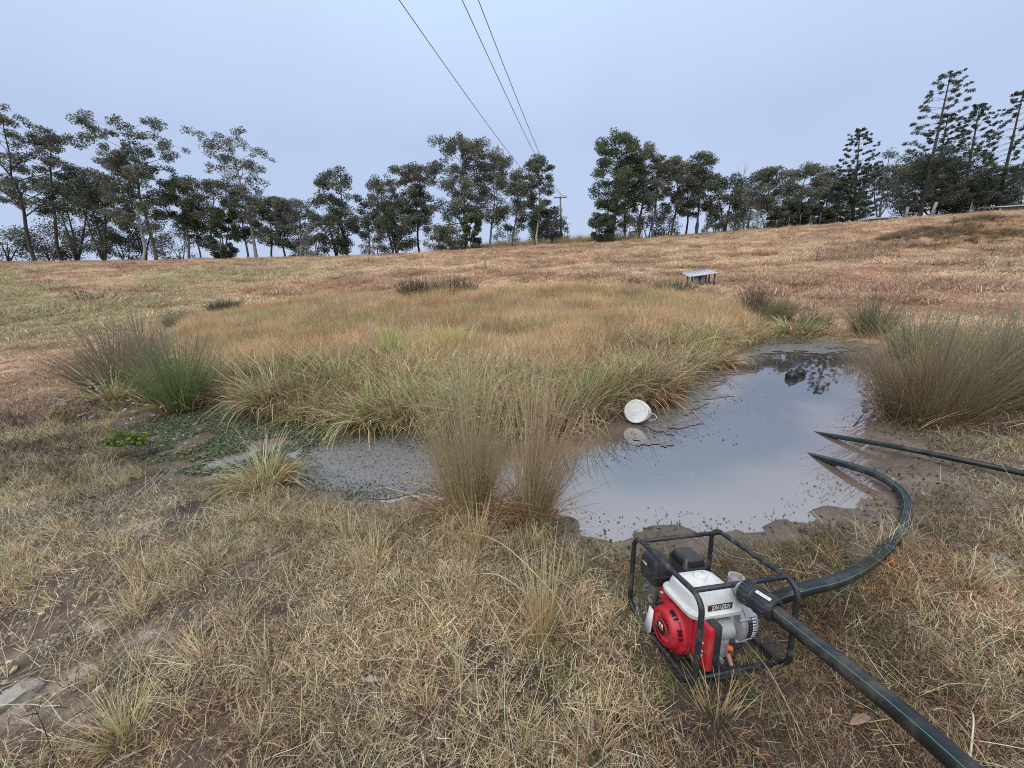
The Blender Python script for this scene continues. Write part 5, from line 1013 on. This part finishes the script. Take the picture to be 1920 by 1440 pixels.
# air filter
af = slabloft('air_filter', [(.08, .437, .215, .085, .105, .02), (.08, .437, .225, .112, .135, .022), (.08, .437, .262, .114, .137, .022), (.08, .437, .264, .118, .141, .023), (.08, .437, .268, .118, .141, .023), (.08, .437, .270, .112, .135, .022), (.08, .437, .325, .108, .130, .02), (.08, .437, .344, .088, .112, .02), (.08, .437, .346, .05, .06, .015)], K['blk'], pump)
lathe('wing_nut', [(0, .014), (.006, .013), (.008, 0)], (.08, .437, .345), (0, 0, 1), K['blk'], af, 8); MB().box((.08, .437, .353), (.008, .04, .008)).build('wing', K['blk'], af)
MB().box((.0218, .455, .303), (.001, .040, .010)).build('filter_label', K['wht'], af); rbox('filter_clip', (.0245, .40, .32), (.006, .05, .028), K['blk'], af, .002)
rbox('carburettor', (.07, .425, .165), (.06, .085, .085), K['dalu'], pump, .008); lathe('carburettor_bowl', [(0, 0), (.02, .002), (.024, .012), (.024, .03)], (.06, .42, .10), (0, 0, 1), K['alu'], pump, 16)
for q in ((.035, .40, .15), (.033, .44, .18), (.04, .46, .14)): lathe('carburettor_screw', [(0, -.012), (.006, -.012), (.007, .01)], q, (1, 0, 0), K['bolt'], pump, 8)
MB().tube(smoothpath([(.07, .39, .15), (.03, .36, .12), (.06, .33, .2), (.09, .3, .23)], 16), .004, 6).build('fuel_line', K['blk'], pump, True)
# muffler
mu = rbox('muffler', (.27, .435, .245), (.135, .14, .10), K['muf'], pump, .010)
gd = slabloft('muffler_guard', [(.27, .435, .290, .142, .147, .012), (.27, .435, .300, .142, .147, .012), (.27, .435, .336, .108, .112, .010), (.27, .435, .344, .10, .104, .010), (.27, .435, .345, .05, .05, .01)], K['muf'], mu)
for i in range(8):
    t = (i - 3.5) * .0125; MB().box((.27 + t, .366, .319), (.0055, .004, .030), np.array(Matrix.Rotation(-.44, 3, 'X'))).build('guard_slot', K['dark'], mu); MB().box((.2035, .435 + t, .319), (.004, .0055, .030), np.array(Matrix.Rotation(.44, 3, 'Y'))).build('guard_slot', K['dark'], mu)
for yy in (.415, .455): lathe('guard_bolt', [(0, .004), (.006, .003), (.007, 0)], (.27, yy, .345), (0, 0, 1), K['muf'], mu, 8)
# pump casing
py_, pz_ = .188, .165
pc = lathe('pump_casing', [(0, .0), (.075, .0), (.082, .006), (.086, .02), (.118, .034), (.120, .052), (.112, .054), (.112, .060), (.117, .062), (.117, .120), (.110, .130), (.05, .134), (0, .134)], (.262, py_, pz_), (1, 0, 0), K['alu'], pump, 44, 30)
for a in (.6, 1.7, 2.7, 3.75, 4.8, 5.7): MB().tube([[.285, py_ + .113 * math.cos(a), pz_ + .113 * math.sin(a)], [.345, py_ + .116 * math.cos(a), pz_ + .116 * math.sin(a)]], .0085, 8).build('casing_lug', K['alu'], pc, True)
lathe('bearing_housing', [(.05, 0), (.06, .03), (.08, .06)], (.222, py_, pz_), (1, 0, 0), K['dalu'], pump, 28)
# rating plate wrapped on the casing
def plate(name, a0, a1, x0, x1, m, rr=.1176, n=10, parent=None):
    V = []
    for i in range(n + 1):
        a = a0 + (a1 - a0) * i / n
        for x in (x0, x1): V.append([x, py_ + rr * math.cos(a), pz_ + rr * math.sin(a)])
    o = MB().add(np.array(V), [[2 * i, 2 * i + 1, 2 * i + 3, 2 * i + 2] for i in range(n)]).build(name, m, parent or pc); s_ = o.modifiers.new('thick', 'SOLIDIFY'); s_.thickness = .0004; return o
A0, A1 = PI + .62 * -1.0, PI + .52
A0, A1 = PI - .50, PI + .42
rp_ = plate('rating_plate', A0, A1, .329, .377, K['lblk']); plate('serial_strip', A1 + .02, A1 + .15, .331, .374, K['wht'])
for i in range(8):
    q0 = A0 + .03 + i * (A1 - A0 - .03) / 8; plate('rating_cell', q0, q0 + .075, .353, .374, K['wht'], .1182, 3, rp_); plate('rating_text', q0 + .025, q0 + .05, .334, .349, K['dalu'], .1182, 2, rp_); plate('rating_value', q0 + .03, q0 + .045, .359, .369, K['lblk'], .1186, 2, rp_)
# discharge port
lathe('discharge_port', [(.045, 0), (.045, .02), (.036, .03), (.034, .085), (.036, .080), (.036, .088), (.029, .088), (.027, .06), (0, .06)], (.335, .175, .282), (0, 0, 1), K['alu'], pump, 28)
lathe('port_flange', [(.062, 0), (.062, .012), (0, .012)], (.335, .175, .276), (0, 0, 1), K['alu'], pump, 28)
lathe('suction_port', [(.05, 0), (.042, .02), (.038, .06), (0, .06)], (.394, py_, pz_), (1, 0, 0), K['alu'], pump, 24)
MB().add(np.array([[-.012, .30, .145], [-.012, .335, .150], [-.022, .365, -.005], [-.02, .325, .0], [-.02, .300, .03]]), None, [[0, 1, 2], [0, 2, 3], [0, 3, 4]]).build('white_flap', K['flap'], pump).modifiers.new('thick', 'SOLIDIFY').thickness = .002

# ================================================================== hoses
def hose_mat(name):
    return mat(name, (.014, .018, .021), .34, noise=.25, nscale=14, bump=.05, dirt=(.16, .13, .105), dirt_scale=9, dirt_amt=.6)
M_HOSE = hose_mat('poly_pipe_black'); M_STRIPE = mat('poly_pipe_green_stripe', (.10, .30, .22), .4)
def hose(label, P, rad, n=90, stripes=(.6, 2.2, 3.9, 5.4), name='poly_pipe'):
    P = smoothpath(P, n); e_ = empty(name, tuple(P[0])); tag(e_, label, 'pipe', 'black poly pipes'); P = P - P[0]
    MB().tube(P, rad, 20).build('pipe', M_HOSE, e_, True)
    T = np.gradient(P, axis=0); T /= np.linalg.norm(T, axis=1)[:, None]; U = np.cross(T[0], [0, 0, 1.0]); U /= np.linalg.norm(U); US = []
    for i in range(len(P)): U = U - T[i] * U.dot(T[i]); U /= np.linalg.norm(U); US.append((U.copy(), np.cross(T[i], U)))
    for a in stripes:
        V = []
        for i in range(len(P)):
            for da in (-.03, .03): V.append(P[i] + (rad + .0006) * (math.cos(a + da) * US[i][0] + math.sin(a + da) * US[i][1]))
        MB().add(np.array(V), [[2 * i, 2 * i + 1, 2 * i + 3, 2 * i + 2] for i in range(len(P) - 1)]).build('stripe', M_STRIPE, e_)
    return e_
MW = np.array(PR); OW = np.array(PO); lw = lambda p: OW + MW @ np.array(p)
A = at(1398, 1110, 1.70); Bq = at(1450, 1143, 1.59)
hose('discharge poly pipe running from the pump to the bottom right corner', [at(1440, 1137, 1.615), at(1483, 1171, 1.53), at(1600, 1263, 1.28), at(1700, 1345, 1.12), at(1785, 1419, 1.0), at(1900, 1525, .88), at(2060, 1690, .75)], .0315, 60)
hs = [lw((.44, py_, pz_)), lw((.50, py_ + .01, pz_ + .005)), at(1500, 1107, 1.90), at(1560, 1092, 1.98), at(1605, 1072, 2.08)]
for q, lift in (((1645, 1045), .06), ((1672, 1018), .045), ((1690, 992), .04), ((1700, 962), .04), ((1696, 932), .045), ((1672, 907), .07)): g_ = gp(*q); g_[2] += .02 + lift * .6; g_ = onz(*q, g_[2]); hs.append(g_)
hs += [onz(1632, 886, WL + .085), onz(1570, 867, WL + .045), onz(1515, 854, WL - .03), onz(1440, 838, WL - .22)]
hose('suction poly pipe looping from the pump round into the pond', hs, .0315, 110)
hose('long thin poly pipe entering the pond from the right edge', [onz(2080, 930, .06), onz(1920, 888, .03), onz(1780, 858, .02), onz(1680, 838, -.005), onz(1600, 824, -.05), onz(1525, 812, -.125), onz(1440, 800, -.3)], .0245, 70, (1.2,))
# compression coupling between port and pipe
cp = empty('pipe_coupling', tuple(A)); tag(cp, 'ribbed black compression coupling joining pump outlet and discharge pipe', 'coupling'); ax = Vector(Bq - A); LL = ax.length; ax.normalize()
lathe('coupling_body', [(.040, -.012), (.047, -.01), (.047, .040), (.044, .044), (.044, .052), (.050, .056), (.050, LL + .0), (.046, LL + .012), (.036, LL + .014), (.032, LL + .006)], (0, 0, 0), ax, K['blk'], cp, 32, 25)
qd = Vector((0, 0, 1)).rotation_difference(ax)
for i in range(16):
    a = i / 16 * 2 * PI
    for h0, h1_, rr2 in ((-.006, .036, .0475), (.060, LL - .006, .0505)):
        p0 = qd @ Vector((rr2 * math.cos(a), rr2 * math.sin(a), h0)); p1 = qd @ Vector((rr2 * math.cos(a), rr2 * math.sin(a), h1_)); MB().tube([p0, p1], .003, 5).build('rib', K['blk'], cp)
# elbow from the port to the coupling
Aw = np.array(A); p0 = lw((.335, .165, .318)); dirc = np.array(ax)
MB().tube(smoothpath([p0, p0 + (Aw - p0) * .45 + [0, 0, .004], Aw - dirc * .004], 12), [.030] * 6 + [.033] * 3 + [.037] * 3, 20).build('outlet_elbow', K['alu'], None, True)
el = bpy.data.objects['outlet_elbow']; el.parent = pump; el.data.transform(pump.matrix_world.inverted())
# label plate on the coupling, turned to the upper side
upv = (Vector((0, 0, 1)) - ax * ax.z).normalized(); sd = ax.cross(upv); nn = (upv * .80 - sd * .42).normalized() if (upv * .80 - sd * .42).dot(Vector(-A)) < 0 else (upv * .8 + sd * .42).normalized()
cams = (Vector(CAM) - Vector(A)).normalized(); nn = (upv * .75 + (cams - ax * cams.dot(ax)).normalized() * .5).normalized(); yv = nn.cross(ax)
rtm = Matrix((ax, yv, nn)).transposed(); lo = ax * (LL * .5 + .03) + nn * .0535
o = rbox('coupling_label', (0, 0, 0), (.062, .014, .002), K['wht'], cp, .0008, 1); o.matrix_local = Matrix.Translation(lo) @ rtm.to_4x4()
o2 = rbox('label_pad', (0, 0, 0), (.074, .026, .006), K['blk'], cp, .002, 1); o2.matrix_local = Matrix.Translation(lo - nn * .003) @ rtm.to_4x4()
text_mesh('coupling_lettering', 'M F Z 6 8', .010, K['dalu'], cp, lo + nn * .0012, rtm, .0002, 1.05)

# ================================================================== white bucket lying in the shallows
c0 = at(1193, 771, 4.95); wb = onz(1200, 797, WL); dep = ((wb - CAM) @ R)[2]; rl = 21.5 * dep / F; c0 = at(1192.5, 771, dep)
bk = empty('white_bucket', tuple(c0)); tag(bk, 'white plastic bucket with lid tipped over in the shallows', 'bucket')
axd = Vector(CAM - c0).normalized(); axd = (axd + Vector((-.30, .0, .08))).normalized(); M_PLA = mat('white_bucket_plastic', (.72, .74, .74), .4, dirt=(.30, .26, .20), dirt_scale=9, dirt_amt=.45)
lathe('body', [(rl * .94, -.02), (rl * .95, -.05), (rl * 1.0, -.055), (rl * 1.0, -.065), (rl * .93, -.07), (rl * .90, -.13), (rl * .97, -.135), (rl * .97, -.145), (rl * .89, -.15), (rl * .82, -.34), (0, -.34)], (0, 0, 0), axd, M_PLA, bk, 40, 25)
lathe('lid', [(0, 0), (rl * .36, 0), (rl * .37, -.004), (rl * .40, -.004), (rl * .41, 0), (rl * .80, .0), (rl * .84, .004), (rl * .97, .005), (rl * 1.03, 0), (rl * 1.03, -.022), (rl * .95, -.024)], (0, 0, 0), axd, M_PLA, bk, 48, 25)
sx_ = axd.cross(Vector((0, 0, 1))).normalized(); upb = sx_.cross(axd); P = []
for i in range(17): a = i / 16 * PI; P.append(-axd * .11 - sx_ * (rl * .98 + .09 * math.sin(a)) + upb * (-.04 - .045 * math.cos(a)))
MB().tube(np.array([tuple(p) for p in P]), .004, 6).build('handle', M_PLA, bk, True)
# float balls
for i, (px, py, rp2, lab) in enumerate(((1484, 705, 10.5, 'nearer of the two black float balls in the pond'), (1499, 699, 10.0, 'farther black float ball touching the nearer one'))):
    w_ = onz(px, py + 4, WL); dp = ((w_ - CAM) @ R)[2]; rb_ = rp2 * dp / F; e_ = empty('float_ball', (w_[0], w_[1], WL + rb_ * .35)); tag(e_, lab, 'float ball', 'black float balls')
    lathe('ball', [(rb_ * math.sin(t), -rb_ * math.cos(t)) for t in np.linspace(.001, PI - .001, 18)], (0, 0, 0), (0, .2, 1), mat('black_float', (.012, .013, .015), .38, dirt=(.09, .08, .07), dirt_amt=.4), e_, 28, 80)
    lathe('seam', [(rb_ * .99, -.004), (rb_ * 1.02, -.002), (rb_ * 1.02, .002), (rb_ * .99, .004)], (0, 0, 0), (0, .2, 1), MATS['black_float'], e_, 28); lathe('eyelet', [(.012, 0), (.012, .03), (0, .03)], Vector((0, .2, 1)).normalized() * (rb_ * .98), (0, .2, 1), MATS['black_float'], e_, 10)
# twig on the far mud
P = [onz(1600, 800, WL), onz(1625, 770, WL + .06), onz(1640, 765, WL + .12)]; tag(MB().tube(smoothpath(P, 10), np.linspace(.008, .003, 10), 5).build('dead_twig', M_BARK['dark'], None, True), 'dead twig lying on the mud below the large brown rush mass', 'twig')
